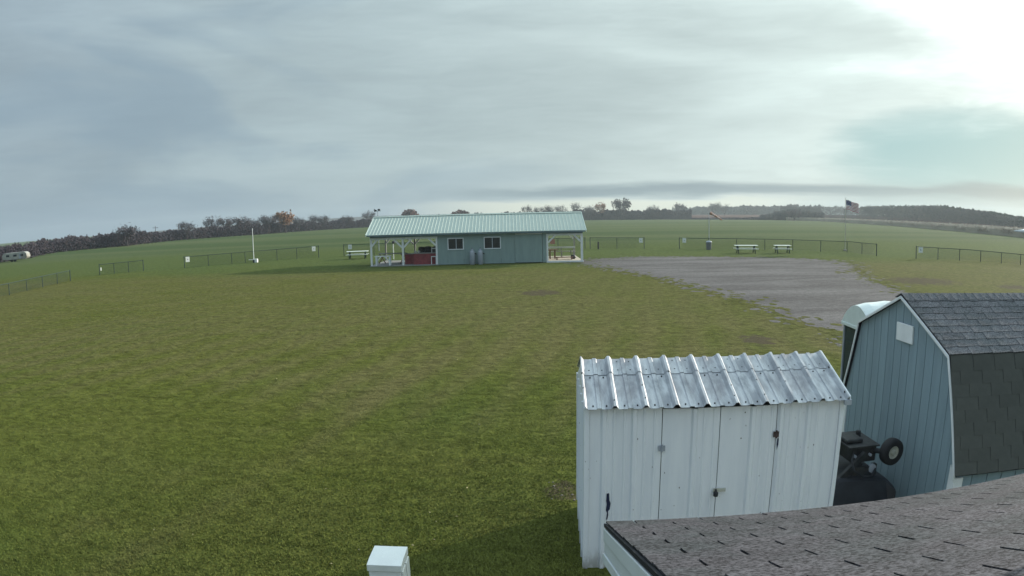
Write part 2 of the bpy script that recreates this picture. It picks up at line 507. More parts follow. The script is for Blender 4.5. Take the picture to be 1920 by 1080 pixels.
# ------------------------------------------------------------------ mesh helpers
class MB:
    def __init__(s):
        s.v, s.f, s.m = [], [], []

    def raw(s, vs, fs, mi=0):
        o = len(s.v)
        s.v += [tuple(v) for v in vs]
        s.f += [tuple(i + o for i in f) for f in fs]
        s.m += [mi] * len(fs)
        return s

    def box(s, x0, y0, z0, x1, y1, z1, mi=0):
        vs = [(x0, y0, z0), (x1, y0, z0), (x1, y1, z0), (x0, y1, z0), (x0, y0, z1), (x1, y0, z1), (x1, y1, z1), (x0, y1, z1)]
        return s.raw(vs, [(0, 3, 2, 1), (4, 5, 6, 7), (0, 1, 5, 4), (1, 2, 6, 5), (2, 3, 7, 6), (3, 0, 4, 7)], mi)

    def bar(s, p0, p1, w, h, up=(0, 0, 1), mi=0):
        """rectangular bar from p0 to p1, w across and h along up"""
        p0, p1, up = Vector(p0), Vector(p1), Vector(up)
        d = (p1 - p0).normalized()
        a = d.cross(up)
        a = a.normalized() if a.length > 1e-4 else Vector((1, 0, 0))
        b = a.cross(d).normalized()
        a, b = a * w / 2, b * h / 2
        vs = [p0 - a - b, p0 + a - b, p0 + a + b, p0 - a + b, p1 - a - b, p1 + a - b, p1 + a + b, p1 - a + b]
        return s.raw(vs, [(0, 3, 2, 1), (4, 5, 6, 7), (0, 1, 5, 4), (1, 2, 6, 5), (2, 3, 7, 6), (3, 0, 4, 7)], mi)

    def cyl(s, p0, p1, r0, r1=None, n=10, mi=0, caps=True):
        r1 = r0 if r1 is None else r1
        p0, p1 = Vector(p0), Vector(p1)
        d = (p1 - p0).normalized()
        a = d.orthogonal().normalized()
        b = d.cross(a)
        vs = []
        for p, r in ((p0, r0), (p1, r1)):
            for k in range(n):
                t = 2 * math.pi * k / n
                vs.append(p + a * (r * math.cos(t)) + b * (r * math.sin(t)))
        fs = [(k, (k + 1) % n, n + (k + 1) % n, n + k) for k in range(n)]
        if caps:
            fs += [tuple(reversed(range(n))), tuple(range(n, 2 * n))]
        return s.raw(vs, fs, mi)

    def lathe(s, prof, n=16, c=(0, 0, 0), axis='Z', mi=0, caps=True):
        vs, fs = [], []
        for r, h in prof:
            for k in range(n):
                t = 2 * math.pi * k / n
                p = (r * math.cos(t), r * math.sin(t), h)
                if axis == 'Y':
                    p = (p[0], p[2], p[1])
                vs.append((p[0] + c[0], p[1] + c[1], p[2] + c[2]))
        for i in range(len(prof) - 1):
            for k in range(n):
                a, b = i * n + k, i * n + (k + 1) % n
                fs.append((a, b, b + n, a + n) if axis == 'Z' else (b, a, a + n, b + n))
        if not caps:
            return s.raw(vs, fs, mi)
        fs.append(tuple(reversed(range(n))) if axis == 'Z' else tuple(range(n)))
        top = tuple(range((len(prof) - 1) * n, len(prof) * n))
        fs.append(top if axis == 'Z' else tuple(reversed(top)))
        return s.raw(vs, fs, mi)

    def prism(s, poly, d, mi=0):
        """polygon (3-D points, in order) extruded by vector d, closed"""
        n = len(poly)
        P = [Vector(p) for p in poly]
        d = Vector(d)
        vs = P + [p + d for p in P]
        nrm = Vector((0, 0, 0))
        for i in range(n):
            nrm += P[i].cross(P[(i + 1) % n])
        out = nrm.dot(d) < 0
        a = tuple(range(n)) if out else tuple(reversed(range(n)))
        b = tuple(reversed(range(n, 2 * n))) if out else tuple(range(n, 2 * n))
        fs = [a, b]
        for i in range(n):
            j = (i + 1) % n
            fs.append((j, i, n + i, n + j) if out else (i, j, n + j, n + i))
        return s.raw(vs, fs, mi)

    def mesh(s, name, mats):
        me = bpy.data.meshes.new(name)
        me.from_pydata([tuple(v) for v in s.v], [], s.f)
        for m_ in (mats if isinstance(mats, (list, tuple)) else [mats]):
            me.materials.append(m_)
        if any(s.m):
            me.polygons.foreach_set('material_index', s.m)
        me.update()
        return me

    def build(s, name, mats, parent=None, bevel=0.0, smooth=False):
        me = s.mesh(name, mats)
        if smooth:
            me.polygons.foreach_set('use_smooth', [True] * len(me.polygons))
        o = bpy.data.objects.new(name, me)
        col.objects.link(o)
        if parent is not None:
            o.parent = parent
        if bevel:
            b = o.modifiers.new('bevel', 'BEVEL')
            b.width = bevel
            b.segments = 2
            b.limit_method = 'ANGLE'
        return o


def tag(o, label=None, cat=None, group=None, kind=None):
    if label: o['label'] = label
    if cat: o['category'] = cat
    if group: o['group'] = group
    if kind: o['kind'] = kind
    return o


def thing(name, label, cat, loc=(0, 0, 0), rz=0.0, group=None):
    o = bpy.data.objects.new(name, None)
    o.empty_display_size = 0.2
    col.objects.link(o)
    o.location = loc
    o.rotation_euler = (0, 0, rz)
    return tag(o, label, cat, group)


def inst(name, me, parent, loc=(0, 0, 0), rot=(0, 0, 0), mw=None):
    o = bpy.data.objects.new(name, me)
    col.objects.link(o)
    o.parent = parent
    if mw is not None:
        o.matrix_local = mw
    else:
        o.location = loc
        o.rotation_euler = rot
    return o


def copy_tree(o, parent=None):
    c = o.copy()
    col.objects.link(c)
    c.parent = parent
    for ch in list(o.children):
        copy_tree(ch, c)
    return c


def np_mesh(name, verts, faces, m):
    """verts (n,3), faces (k,3) or (k,4) numpy"""
    me = bpy.data.meshes.new(name)
    k = faces.shape[1]
    me.vertices.add(len(verts))
    me.vertices.foreach_set('co', verts.astype(np.float32).ravel())
    me.loops.add(faces.size)
    me.loops.foreach_set('vertex_index', faces.astype(np.int32).ravel())
    me.polygons.add(len(faces))
    me.polygons.foreach_set('loop_start', np.arange(0, faces.size, k, dtype=np.int32))
    me.polygons.foreach_set('loop_total', np.full(len(faces), k, dtype=np.int32))
    me.materials.append(m)
    me.update(calc_edges=True)
    me.validate()
    return me


def polar(az, dist, z=0.0):
    return Vector((dist * math.sin(R(az)), dist * math.cos(R(az)), z))


# ------------------------------------------------------------------ ground
rng = np.random.default_rng(3)
g = MB().raw([(-1000, -150, 0), (1000, -150, 0), (1000, 1000, 0), (-1000, 1000, 0)], [(0, 1, 2, 3)])
tag(g.build('ground', M['lawn']), kind='structure')

gp = [(5.2, 49.0), (5.9, 51.6), (8.5, 53.4), (11.2, 54.4), (15.5, 53.4), (20.0, 51.8), (24.2, 49.4), (25.9, 46.3), (25.0, 43.0), (23.6, 40.3), (21.6, 36.2),
      (19.9, 31.6), (18.7, 27.0), (18.5, 22.0), (19.5, 15.0), (20.5, 8.0), (14.0, 8.0), (12.0, 12.0), (10.15, 16.5), (10.0, 21.6), (9.9, 25.6), (9.55, 29.7), (8.7, 34.8), (7.5, 40.1), (6.1, 44.7)]
pts = []
for i in range(len(gp)):
    a, b = Vector((*gp[i], 0)), Vector((*gp[(i + 1) % len(gp)], 0))
    k = max(2, int((b - a).length / 0.35))
    nrm = Vector((-(b - a).y, (b - a).x, 0)).normalized()
    for j in range(k):
        w = rnd.gauss(0, 0.11) + 0.16 * math.sin(i * 2.1 + j * 0.9)
        pts.append(a.lerp(b, j / k) + nrm * w)
gv = [(p.x, p.y, 0.004) for p in pts]
me = bpy.data.meshes.new('gravel_lot')
me.from_pydata(gv, [], [tuple(range(len(gv)))])
me.materials.append(M['gravel'])
go = bpy.data.objects.new('gravel_lot', me)
col.objects.link(go)
tag(go, kind='structure')
spill, creep = MB(), MB()
for p in pts:
    if p.x > 22 and p.y < 36:
        continue
    for mbx, n_, zz in ((spill, 3, 0.0022), (creep, 3, 0.008)):
        for _ in range(n_):
            c_ = Vector((p.x + rnd.gauss(0, 0.55), p.y + rnd.gauss(0, 0.75), 0))
            r_ = rnd.uniform(0.04, 0.22)
            ph = rnd.random() * 6
            vs = [(c_.x + r_ * rnd.uniform(0.5, 1.2) * math.cos(ph + k * 0.9), c_.y + 1.5 * r_ * rnd.uniform(0.5, 1.2) * math.sin(ph + k * 0.9), zz + 0.00004 * len(mbx.f)**0.5) for k in range(7)]
            mbx.raw(vs, [tuple(range(7))])
tag(spill.build('gravel_spill', M['gravel']), 'loose gravel strewn along the edge of the gravel lot', 'gravel', kind='stuff')
tag(creep.build('grass_tufts', M['lawn']), 'low grass creeping over the edge of the gravel lot', 'grass', kind='stuff')

# mown grass blades where the camera sees them close by
nb = 280000
az = R(-64) + rng.random(nb) * R(96)
dist = 3.3 + np.abs(rng.standard_normal(nb)) * 5.2
bx, by = dist * np.sin(az), dist * np.cos(az)
ok = (by > 2.9) & ~((bx > 0.70) & (bx < 8.3) & (by < 7.8) & (by > 5.95)) & ~((bx > 3.6) & (by < 8.7)) & ~((bx > 0.62) & (by < 2.6)) & ~((bx > -1.32) & (bx < -0.9) & (by > 4.58) & (by < 5.0))
ok &= ~((bx > 9.2) & (by > 7.5))
bx, by, dist = bx[ok], by[ok], dist[ok]
nb = len(bx)
hh = (0.012 + 0.017 * rng.random(nb)) * (0.75 + 0.5 * rng.random(nb)) * np.clip(1.25 - dist / 24.0, 0.3, 1.0)
ww = 0.0035 + 0.0045 * rng.random(nb) + dist * 0.0002
th = rng.random(nb) * 2 * np.pi
lx, ly = np.cos(th), np.sin(th)
lean = 0.6 * hh * rng.standard_normal(nb)
V = np.zeros((nb, 3, 3))
V[:, 0] = np.stack([bx - lx * ww, by - ly * ww, np.full(nb, -0.002)], 1)
V[:, 1] = np.stack([bx + lx * ww, by + ly * ww, np.full(nb, -0.002)], 1)
V[:, 2] = np.stack([bx - ly * lean, by + lx * lean, hh], 1)
o = bpy.data.objects.new('grass', np_mesh('grass', V.reshape(-1, 3), np.arange(nb * 3).reshape(-1, 3), M['blades']))
col.objects.link(o)
tag(o, 'short mown lawn blades in front of the sheds', 'grass', kind='stuff')


def leaf_cloud(P, size, seed=0, aniso=1.0, tilt=1.0):
    """numpy triangles of about the given size round points P (n,3)"""
    r = np.random.default_rng(seed)
    n = len(P)
    s = size * (0.5 + r.random(n))
    A = r.standard_normal((n, 3))
    A /= np.linalg.norm(A, axis=1)[:, None]
    B = r.standard_normal((n, 3))
    B = np.cross(A, B)
    B /= np.linalg.norm(B, axis=1)[:, None]
    A[:, 2] *= tilt
    A, B = A * s[:, None], B * (s * aniso)[:, None]
    V = np.stack([P - A * 0.5 - B * 0.4, P - A * 0.4 + B * 0.5, P + A * 0.6], 1)
    return V.reshape(-1, 3), np.arange(n * 3).reshape(-1, 3)


# ------------------------------------------------------------------ far land
# field of ripe corn on the right: a standing crop with a ragged top
edge = [(24.5, 360), (27.1, 340), (31.2, 261), (34.5, 222), (37.3, 191), (41, 166), (45.5, 144), (52, 120), (62, 100), (75, 88)]
ea = np.array([e[0] for e in edge])
ed = np.array([e[1] for e in edge])
nc = 45000
ca = 24.5 + 50.5 * rng.random(nc) ** 1.0
back = rng.random(nc) ** 2.0 * 45
cdist = np.interp(ca, ea, ed) + back
ch = 0.7 + 0.8 * rng.random(nc) * (0.9 + 0.2 * rng.random(nc))
P = np.stack([cdist * np.sin(np.radians(ca)), cdist * np.cos(np.radians(ca)), ch], 1)
v, f = leaf_cloud(P, 0.5, 5, 0.6)
o = bpy.data.objects.new('corn_crop', np_mesh('corn_crop', v, f, M['corn']))
col.objects.link(o)
tag(o, 'tan band of ripe standing corn in front of the wooded hill', 'crop', kind='stuff')
mb = MB()
vs, fs = [], []
for i, a in enumerate(np.linspace(24.5, 75, 90)):
    d0 = float(np.interp(a, ea, ed)) + 0.6 * math.sin(i * 1.7)
    for dd, zz in ((d0 + 0.4, 0.0), (d0, 1.25), (d0 + 12, 1.38 + 0.05 * math.sin(i * 2.3)), (d0 + 46, 1.3), (d0 + 46, 0.0)):
        vs.append(tuple(polar(a, dd, zz)))
    if i:
        o_ = (i - 1) * 5
        fs += [(o_ + k, o_ + 5 + k, o_ + 6 + k, o_ + 1 + k) for k in range(4)]
mb.raw(vs, fs)
M['corn_mass'] = mat('corn_mass', (0.40, 0.35, 0.28), 0.95, 0.08, 0.08, (0.46, 0.40, 0.33), (0.45, 0.7), spec=0.0)
tag(mb.build('corn_field', M['corn_mass']), 'dense tan mass of the ripe corn field on the right', 'crop', kind='stuff')
# bare tan field rising behind the lawn in the middle
mb = MB()
fa = np.linspace(13.5, 75, 40)
vs, fs = [], []
for i, a in enumerate(fa):
    d0 = float(np.interp(a, [13.5, 18, 24, 27, 31.2, 37.3, 45.5, 75], [405, 392, 372, 385, 310, 240, 190, 130]))
    d1 = d0 + 330
    z1 = 2.75
    for dd, zz in ((d0, 0.03), (d0 + 120, 0.03 + z1 * 0.42), (d1, z1), (d1 + 60, -0.5)):
        vs.append(tuple(polar(a, dd, zz)))
    if i:
        o_ = (i - 1) * 4
        fs += [(o_ + k, o_ + 4 + k, o_ + 5 + k, o_ + 1 + k) for k in range(3)]
mb.raw(vs, fs)
M['tan_field'] = mat('tan_field', (0.085, 0.048, 0.040), 0.95, 0.15, 0.02, (0.105, 0.07, 0.055), (0.45, 0.7), spec=0.0)
tag(mb.build('far_field', M['tan_field']), kind='structure')
# low blue ridge far off on the left, and the hill that carries the right-hand woods
def ridge(name, a0, a1, dist, prof, m, depth):
    mb = MB()
    vs, fs = [], []
    for i, a in enumerate(np.linspace(a0, a1, 60)):
        h = max(0.2, float(np.interp(a, [p[0] for p in prof], [p[1] for p in prof])) + 0.04 * dist / 100 * math.sin(a * 9) * 0.5)
        d0 = dist(a) if callable(dist) else dist
        for dd, zz in ((d0 - depth, -0.5), (d0 - depth * 0.4, h * 0.62), (d0, h), (d0 + depth, -0.5)):
            vs.append(tuple(polar(a, dd, zz)))
        if i:
            o_ = (i - 1) * 4
            fs += [(o_ + k, o_ + 4 + k, o_ + 5 + k, o_ + 1 + k) for k in range(3)]
    mb.raw(vs, fs)
    return tag(mb.build(name, m, smooth=True), kind='structure')


M['far_hill'] = mat('far_hill', (0.045, 0.052, 0.055), 0.95, 0.2, 0.01, (0.06, 0.05, 0.05), (0.45, 0.7))
ridge('hill', -32, 10, 830, [(-32, 2), (-24, 5.5), (-17, 7.6), (-12, 9.0), (-4, 8.2), (4, 7), (10, 3)], M['far_hill'], 120)


def band(name, label, cat, az0, az1, dtab, ztab, n, depth, size, m, seed, low=0.0, ragged=0.18):
    """a far wood or hedge: leaf-sized faces filling a belt of ground up to an uneven top"""
    r = np.random.default_rng(seed)
    a = az0 + (az1 - az0) * r.random(n)
    dd = np.interp(a, *zip(*dtab)) + depth * r.random(n)
    # crowns: lumps of about a tree's width
    lump = np.zeros(n)
    for k, (fq, am) in enumerate(((0.9, 0.5), (2.3, 0.35), (5.3, 0.3), (11.0, 0.22))):
        lump += am * np.sin(a * fq * 2.1 + seed * 3.1 + k * 1.7 + dd * 0.05)
    top = np.interp(a, *zip(*ztab)) * (1 + ragged * (lump - 0.2))
    z = low + (top - low) * r.random(n) ** 0.8 + r.standard_normal(n) * 0.15
    P = np.stack([dd * np.sin(np.radians(a)), dd * np.cos(np.radians(a)), np.maximum(z, 0.05)], 1)
    v, f = leaf_cloud(P, size, seed)
    o = bpy.data.objects.new(name, np_mesh(name, v, f, m))
    col.objects.link(o)
    return tag(o, label, cat, kind='stuff')


dl = [(-75, 80), (-60, 98), (-52, 110), (-45.2, 128), (-42.5, 140), (-40, 168), (-33.9, 180), (-29.6, 214), (-22.8, 238), (-17.6, 285), (-12.8, 330), (-5, 395), (6.8, 424), (13, 410), (16, 408)]
band('treeline', 'dark bare brush along the left edge of the field', 'brush', -75, -10.5, dl,
     [(-75, 4), (-52, 2.9), (-45.2, 2.4), (-40, 3.3), (-34, 3.2), (-29.6, 3.0), (-26, 3.6), (-22, 4.0), (-17.5, 3.7), (-12, 3.8), (-10, 4.2)], 170000, 26, 0.36, M['brush'], 11)
band('treeline', 'dark leafless wood behind the shelter at the far end of the field', 'brush', -11.5, 16.2, dl,
     [(-12, 4.6), (-5, 5.4), (0, 5.8), (6.8, 6.6), (12, 6.2), (16.2, 6.0)], 110000, 26, 0.55, M['brush'], 12)
band('treeline', 'grey brown wood behind the bare tan field', 'brush', 14.5, 27.5, [(14.5, 690), (28, 640)],
     [(14.5, 10.0), (18, 10.6), (22, 10.8), (27.5, 11.5)], 70000, 60, 1.0, M['woods'], 13, 1.5)
band('treeline', 'low dark hedge between the green field and the bare tan field', 'hedge', 13.8, 23, [(13.8, 404), (18, 391), (23, 372)],
     [(13.8, 3.0), (15.5, 1.2), (19, 0.9), (22, 1.3), (23, 3.0)], 6000, 5, 0.6, M['brush'], 17, 0.0, 0.1)
band('treeline', 'dark scrub along the near side of the tan field', 'brush', 22.2, 27.8, [(22, 374), (28, 352)],
     [(22.2, 2.6), (24, 5.0), (26, 5.2), (27.8, 3.6)], 12000, 14, 0.8, M['woods'], 14)
band('woods', 'wooded hill beyond the corn on the right', 'woods', 24, 75, [(24, 430), (31, 390), (37, 335), (45.5, 262), (60, 215), (75, 190)],
     [(24, 8.2), (28, 8.0), (32.7, 8.3), (37.3, 8.6), (39.6, 7.4), (42, 6.0), (44.5, 4.4), (46, 4.0), (60, 4), (75, 4)], 170000, 40, 0.6, M['woods'], 15, 0.2, 0.10)
band('evergreens', 'dark green conifers along the crest of the wooded hill', 'woods', 31, 47, [(31, 404), (37, 350), (45.5, 278), (47, 270)],
     [(31, 8.4), (37.3, 8.9), (39.6, 7.6), (42, 6.2), (44.5, 4.6), (47, 4.0)], 9000, 18, 1.2, M['evergreen'], 16, 2.5, 0.08)


def far_tree(label, az, dist, h, w, kind, group, seed):
    """trunk with forking limbs and a crown of twig- or leaf-sized faces, thin where it is bare"""
    r = random.Random(seed)
    name = {'bare': 'bare_tree', 'rusty': 'autumn_tree', 'redbush': 'round_bush', 'green': 'leafy_tree'}[kind]
    t = thing(name, label, 'bush' if kind == 'redbush' else 'tree', polar(az, dist), r.random() * 6, group)
    mb = MB()
    tips = []
    th = h * (0.28 if kind != 'redbush' else 0.12)
    mb.cyl((0, 0, -0.1), (0, 0, th), h * 0.026, h * 0.02, 6)
    def grow(p, d, L, rad, lv):
        q_ = p + d * L
        mb.cyl(p, q_, rad, rad * 0.6, 4, caps=False)
        tips.append((q_, L))
        if lv == 0:
            return
        for _ in range(3):
            nd = (d + Vector((r.uniform(-1, 1), r.uniform(-1, 1), r.uniform(-0.35, 0.75))) * 0.75).normalized()
            grow(q_, nd, L * r.uniform(0.6, 0.85), rad * 0.6, lv - 1)
    for k in range(5):
        a = k * 1.26 + r.random()
        o_ = 0.55 * w / h * 1.6
        grow(Vector((0, 0, th * r.uniform(0.75, 1))), Vector((math.cos(a) * o_, math.sin(a) * o_, 1)).normalized(), h * 0.25, h * 0.014, 2)
    mb.build('trunk', M['bark'], t)
    pr = np.random.default_rng(seed)
    T = np.array([tuple(q_) for q_, _ in tips])
    sc_ = np.array([1, 1, 1.0])
    cur = T[:, 2].max()
    n = {'bare': 1000, 'rusty': 900, 'redbush': 1100, 'green': 800}[kind]
    idx = pr.integers(0, len(T), n)
    P = T[idx] + pr.standard_normal((n, 3)) * np.array([w * 0.10, w * 0.10, h * 0.075])
    if kind == 'redbush':
        u = pr.standard_normal((n, 3))
        u /= np.linalg.norm(u, axis=1)[:, None]
        P = u * (pr.random(n)[:, None] ** 0.4) * np.array([w / 2, w / 2, h * 0.45]) + np.array([0, 0, h * 0.5])
    else:
        P[:, 2] = np.minimum(P[:, 2], h * (0.93 + 0.07 * pr.random(n)))
    sz = {'bare': 0.10, 'rusty': 0.10, 'redbush': 0.12, 'green': 0.11}[kind] * max(w, 3.0)
    v, f = leaf_cloud(P, sz, seed, 0.3 if kind == 'bare' else 0.8)
    o = bpy.data.objects.new('crown', np_mesh('crown', v, f, M[{'bare': 'twigs', 'rusty': 'rusty', 'redbush': 'redbush', 'green': 'twigs'}[kind]]))
    col.objects.link(o)
    o.parent = t
    return t


G_T = 'trees standing up out of the far hedge'
for i, (lab, a, dd, h, w, kd) in enumerate([
    ('broad bare tree above the brush right of the white trailer', -33.9, 178, 6.2, 7.0, 'bare'),
    ('small bare tree between the two thin utility poles and the shelter hedge', -28.7, 214, 6.4, 5.0, 'bare'),
    ('tall bare tree, first of the dense clump left of the white pole', -26.3, 236, 8.0, 6.0, 'bare'),
    ('bare tree second in the dense clump left of the white pole', -25.3, 238, 7.4, 5.6, 'bare'),
    ('bushy bare tree nearest the white pole on its left', -24.0, 240, 7.6, 7.0, 'bare'),
    ('low bare tree right above the white pole', -22.9, 244, 6.6, 5.0, 'bare'),
    ('wide bare tree between the white pole and the orange tree', -21.6, 250, 8.2, 7.5, 'bare'),
    ('orange brown tree, the only one on the left still in leaf', -20.1, 258, 9.0, 8.0, 'rusty'),
    ('small dark bare tree just right of the orange tree', -18.9, 272, 6.8, 4.6, 'bare'),
    ('thin bare tree, left one of a pair right of the orange tree', -17.6, 290, 7.6, 4.4, 'bare'),
    ('thin bare tree, right one of a pair right of the orange tree', -16.8, 296, 7.2, 6.0, 'bare'),
    ('faint bare tree in front of the low blue ridge', -14.7, 318, 7.0, 8.0, 'bare'),
    ('bare forked tree beside the left end of the shelter roof', -12.7, 334, 9.4, 6.0, 'bare'),
    ('rounded reddish bush above the left part of the shelter roof', -9.0, 372, 10.0, 10.5, 'redbush'),
    ('low wide reddish bush above the middle of the shelter roof', -4.5, 396, 8.4, 13.0, 'redbush'),
    ('bare tree, leftmost of the row above the right half of the shelter roof', 1.5, 416, 11.0, 6.0, 'bare'),
    ('bare tree, second of the row above the right half of the shelter roof', 2.5, 417, 10.6, 5.6, 'bare'),
    ('bare tree, third and bushiest of the row above the shelter roof', 3.4, 418, 10.8, 6.6, 'bare'),
    ('sparse bare tree, fourth of the row above the shelter roof', 4.6, 419, 11.2, 6.5, 'bare'),
    ('tall narrow bare tree above the right end of the shelter roof', 5.8, 420, 12.6, 6.0, 'bare'),
    ('low bare tree just right of the shelter roof', 7.1, 422, 10.4, 7.5, 'bare'),
    ('small rusty leaved tree left of the tallest tree', 8.2, 420, 12.6, 6.0, 'rusty'),
    ('tallest spreading tree of the far hedge, with a broad brown crown', 10.0, 416, 15.2, 10.0, 'green'),
    ('faint thin bare tree right of the tallest tree', 12.8, 412, 9.8, 7.0, 'bare'),
    ('dense rounded tree between the tallest tree and the windsock', 15.2, 520, 12.8, 8.0, 'green'),
    ('bare spreading tree above the windsock', 18.2, 560, 14.2, 11.0, 'bare'),
    ('low bare tree right beside the one above the windsock', 19.1, 560, 12.6, 9.0, 'bare'),
    ('rounded tree in the wood halfway between windsock and flag', 21.6, 640, 12.4, 13.0, 'green'),
    ('broad brown bush left of the flagpole at the near side of the tan field', 25.2, 350, 6.6, 9.0, 'green'),
]):
    far_tree(lab, a, dd, h, w, kd, G_T, 100 + i)

# thin utility poles far off on the left
for i, (a, dd, h, lab) in enumerate(((-31.4, 215, 4.9, 'thin far utility pole, left one of two above the brush'), (-29.4, 232, 5.6, 'thin far utility pole, right and taller one of two above the brush'))):
    t = thing('utility_pole', lab, 'utility pole', polar(a, dd), R(-a), 'far utility poles')
    MB().cyl((0, 0, -0.3), (0, 0, h), 0.13, 0.09, 6).build('pole', M['pole_wood'], t)
    MB().box(-0.9, -0.05, h - 0.55, 0.9, 0.05, h - 0.42).build('crossarm', M['pole_wood'], t)

# white trailer at the far left
t = thing('camper_trailer', 'old white camper trailer parked against the brush at far left', 'trailer', (-87.5, 91.2, 0), R(22))
mb = MB().prism([(-2.6, -1.0, 0.38), (2.4, -1.0, 0.38), (2.75, -1.0, 0.7), (2.6, -1.0, 1.35), (2.2, -1.0, 1.62), (-2.1, -1.0, 1.58), (-2.65, -1.0, 1.2)], (0, 2.0, 0))
mb.build('body', M['old_camper'], t, 0.05)
for wx in (-1.4, 0.2, 1.6):
    MB().box(wx - 0.35, -1.03, 0.9, wx + 0.35, -0.99, 1.25).build('window', M['glass'], t)
MB().box(1.05, -1.03, 0.45, 1.5, -0.99, 1.35).build('door', M['steel'], t)
for wx in (-0.6, 0.1):
    MB().cyl((wx, -0.95, 0.3), (wx, -0.75, 0.3), 0.3, n=12).build('wheel', M['tyre'], t)
MB().bar((2.5, 0, 0.42), (3.5, 0, 0.4), 0.1, 0.08).build('hitch', M['machine'], t)

# ------------------------------------------------------------------ fences
def fence(label, line, heights, posts, ga=True, gb=True):
    """chain-link fence: line = plan points, posts = distances along it"""
    P = [Vector((*p, 0)) for p in line]
    L = [0.0]
    for a, b in zip(P, P[1:]):
        L.append(L[-1] + (b - a).length)
    def at(s):
        s = min(max(s, 0), L[-1])
        for i in range(len(P) - 1):
            if s <= L[i + 1] + 1e-6:
                k = (s - L[i]) / (L[i + 1] - L[i])
                return P[i].lerp(P[i + 1], k)
    H = lambda s: float(np.interp(s / L[-1], np.linspace(0, 1, len(heights)), heights))
    t = thing('chain_link_fence', label, 'fence', P[0], 0, 'dark green chain link fences along the field')
    o = P[0]
    for k, s in enumerate(posts):
        s = s * L[-1]
        p = at(s) - o
        end = k in (0, len(posts) - 1)
        pm = MB().cyl((p.x, p.y, -0.1), (p.x, p.y, H(s) + (0.06 if end else 0.0)), 0.042 if end else 0.032, n=8)
        pm.build('post', M['fence_green'], t)
    rm = MB()
    for i in range(len(P) - 1):
        a, b = P[i] - o, P[i + 1] - o
        rm.cyl((a.x, a.y, H(L[i])), (b.x, b.y, H(L[i + 1])), 0.026, n=6)
    rm.build('top_rail', M['fence_green'], t)
    wm = MB()
    sp = 0.11
    hgt = min(heights)
    nn_ = int(L[-1] / sp)
    for k in range(nn_):
        for sg in (0, 1):
            s0, s1 = k * sp, k * sp + hgt * 0.8
            if s1 > L[-1]:
                continue
            pa, pb = at(s0) - o, at(s1) - o
            za, zb = (0.05, H(s1) - 0.01) if sg == 0 else (H(s0) - 0.01, 0.05)
            p0, p1 = Vector((pa.x, pa.y, za)), Vector((pb.x, pb.y, zb))
            wm.cyl(p0, p1, 0.0046, n=3, caps=False)
    wmo = wm.build('chain_link', M['fence_green'], t)
    wmo['kind'] = 'stuff'
    return t


fence('dark green chain link fence at the far left edge of the lawn', [(-34.4, 30.0), (-34.4, 34.7), (-36.3, 44.7)], [0.80, 0.86], [0, 0.11, 0.325, 0.5, 0.67, 0.84, 1])
fence('shortest fence, a lone panel of three bays on the left', [(-36.8, 49.8), (-34.0, 53.1)], [0.95, 0.98], [0, 0.33, 0.66, 1])
fence('long fence behind the thin white pole', [(-30.5, 54.9), (-24.6, 61.0), (-20.1, 64.6)], [1.04, 1.08, 1.2], [0, 0.17, 0.34, 0.44, 0.68, 0.83, 1])
fence('fence passing behind the shelter building', [(-17.7, 65.9), (8.0, 68.4)], [1.19, 1.2], [0, 0.125, 0.25, 0.375, 0.5, 0.625, 0.75, 0.885, 1])
fence('short two bay fence right of the shelter with a dark stub post', [(8.55, 68.3), (14.1, 66.4)], [1.2, 1.18], [0, 0.5, 1])
fence('longest fence behind the two right-hand picnic tables and flagpole', [(17.6, 65.1), (27.1, 60.6), (32.4, 56.0), (32.6, 51.4)], [1.16, 1.12, 1.08, 1.05], [0, 0.14, 0.27, 0.40, 0.53, 0.66, 0.78, 0.89, 1])
fence('fence at the right edge behind the gambrel shed', [(34.6, 47.9), (38.5, 45.0), (41.8, 40.2), (43.5, 36.0)], [1.03, 0.95, 0.85, 0.8], [0, 0.13, 0.26, 0.39, 0.52, 0.64, 0.76, 0.88, 1])

for (x_, y_, z_, a_, lab) in (
        (-30.2, 55.0, 0.80, 45, 'small white sign at the left end of the fence behind the white pole'),
        (-20.5, 64.15, 0.95, 38, 'small white sign at the right end of the fence behind the white pole'),
        (-17.0, 65.85, 0.95, 6, 'small white sign on the fence beside the left picnic table'),
        (13.75, 66.4, 0.92, -18, 'small white sign at the right end of the short two bay fence'),
        (18.05, 64.75, 0.92, -25, 'small white sign left of the windsock on the longest fence'),
        (34.85, 47.55, 0.78, -37, 'small white sign on the right-hand fence near the gambrel shed'),
        (-36.6, 49.75, 0.55, 50, 'tiny white sign on the lone short fence at left')):
    w_, h_ = (0.19, 0.24) if 'tiny' not in lab else (0.05, 0.14)
    t = thing('fence_sign', lab, 'sign', (x_, y_, z_), R(a_), 'white signs on the fences')
    MB().box(-w_, -0.075, -h_, w_, -0.06, h_).build('panel', M['white_plastic'], t)
    if 'tiny' not in lab:
        MB().box(-0.04, -0.078, -0.07, 0.05, -0.0755, 0.06).build('print', M['concrete'], t)
    MB().box(-0.02, -0.06, -0.05, 0.02, -0.012, 0.05).build('clip', M['steel'], t)

t = tag(MB().box(-0.26, -0.02, -0.25, 0.26, 0.02, 0.25).build('banner', M['red_sign']), 'faded red banner on the fence seen through the right porch', 'banner')
t.location = (4.45, 68.0, 0.86)
t.rotation_euler = (0, 0, R(5))
t = tag(MB().cyl((0, 0, -0.05), (0, 0, 0.80), 0.09, 0.085, 10).build('stub_post', M['black']), 'short black post standing in front of the two bay fence', 'post')
t.location = (9.3, 67.3, 0)


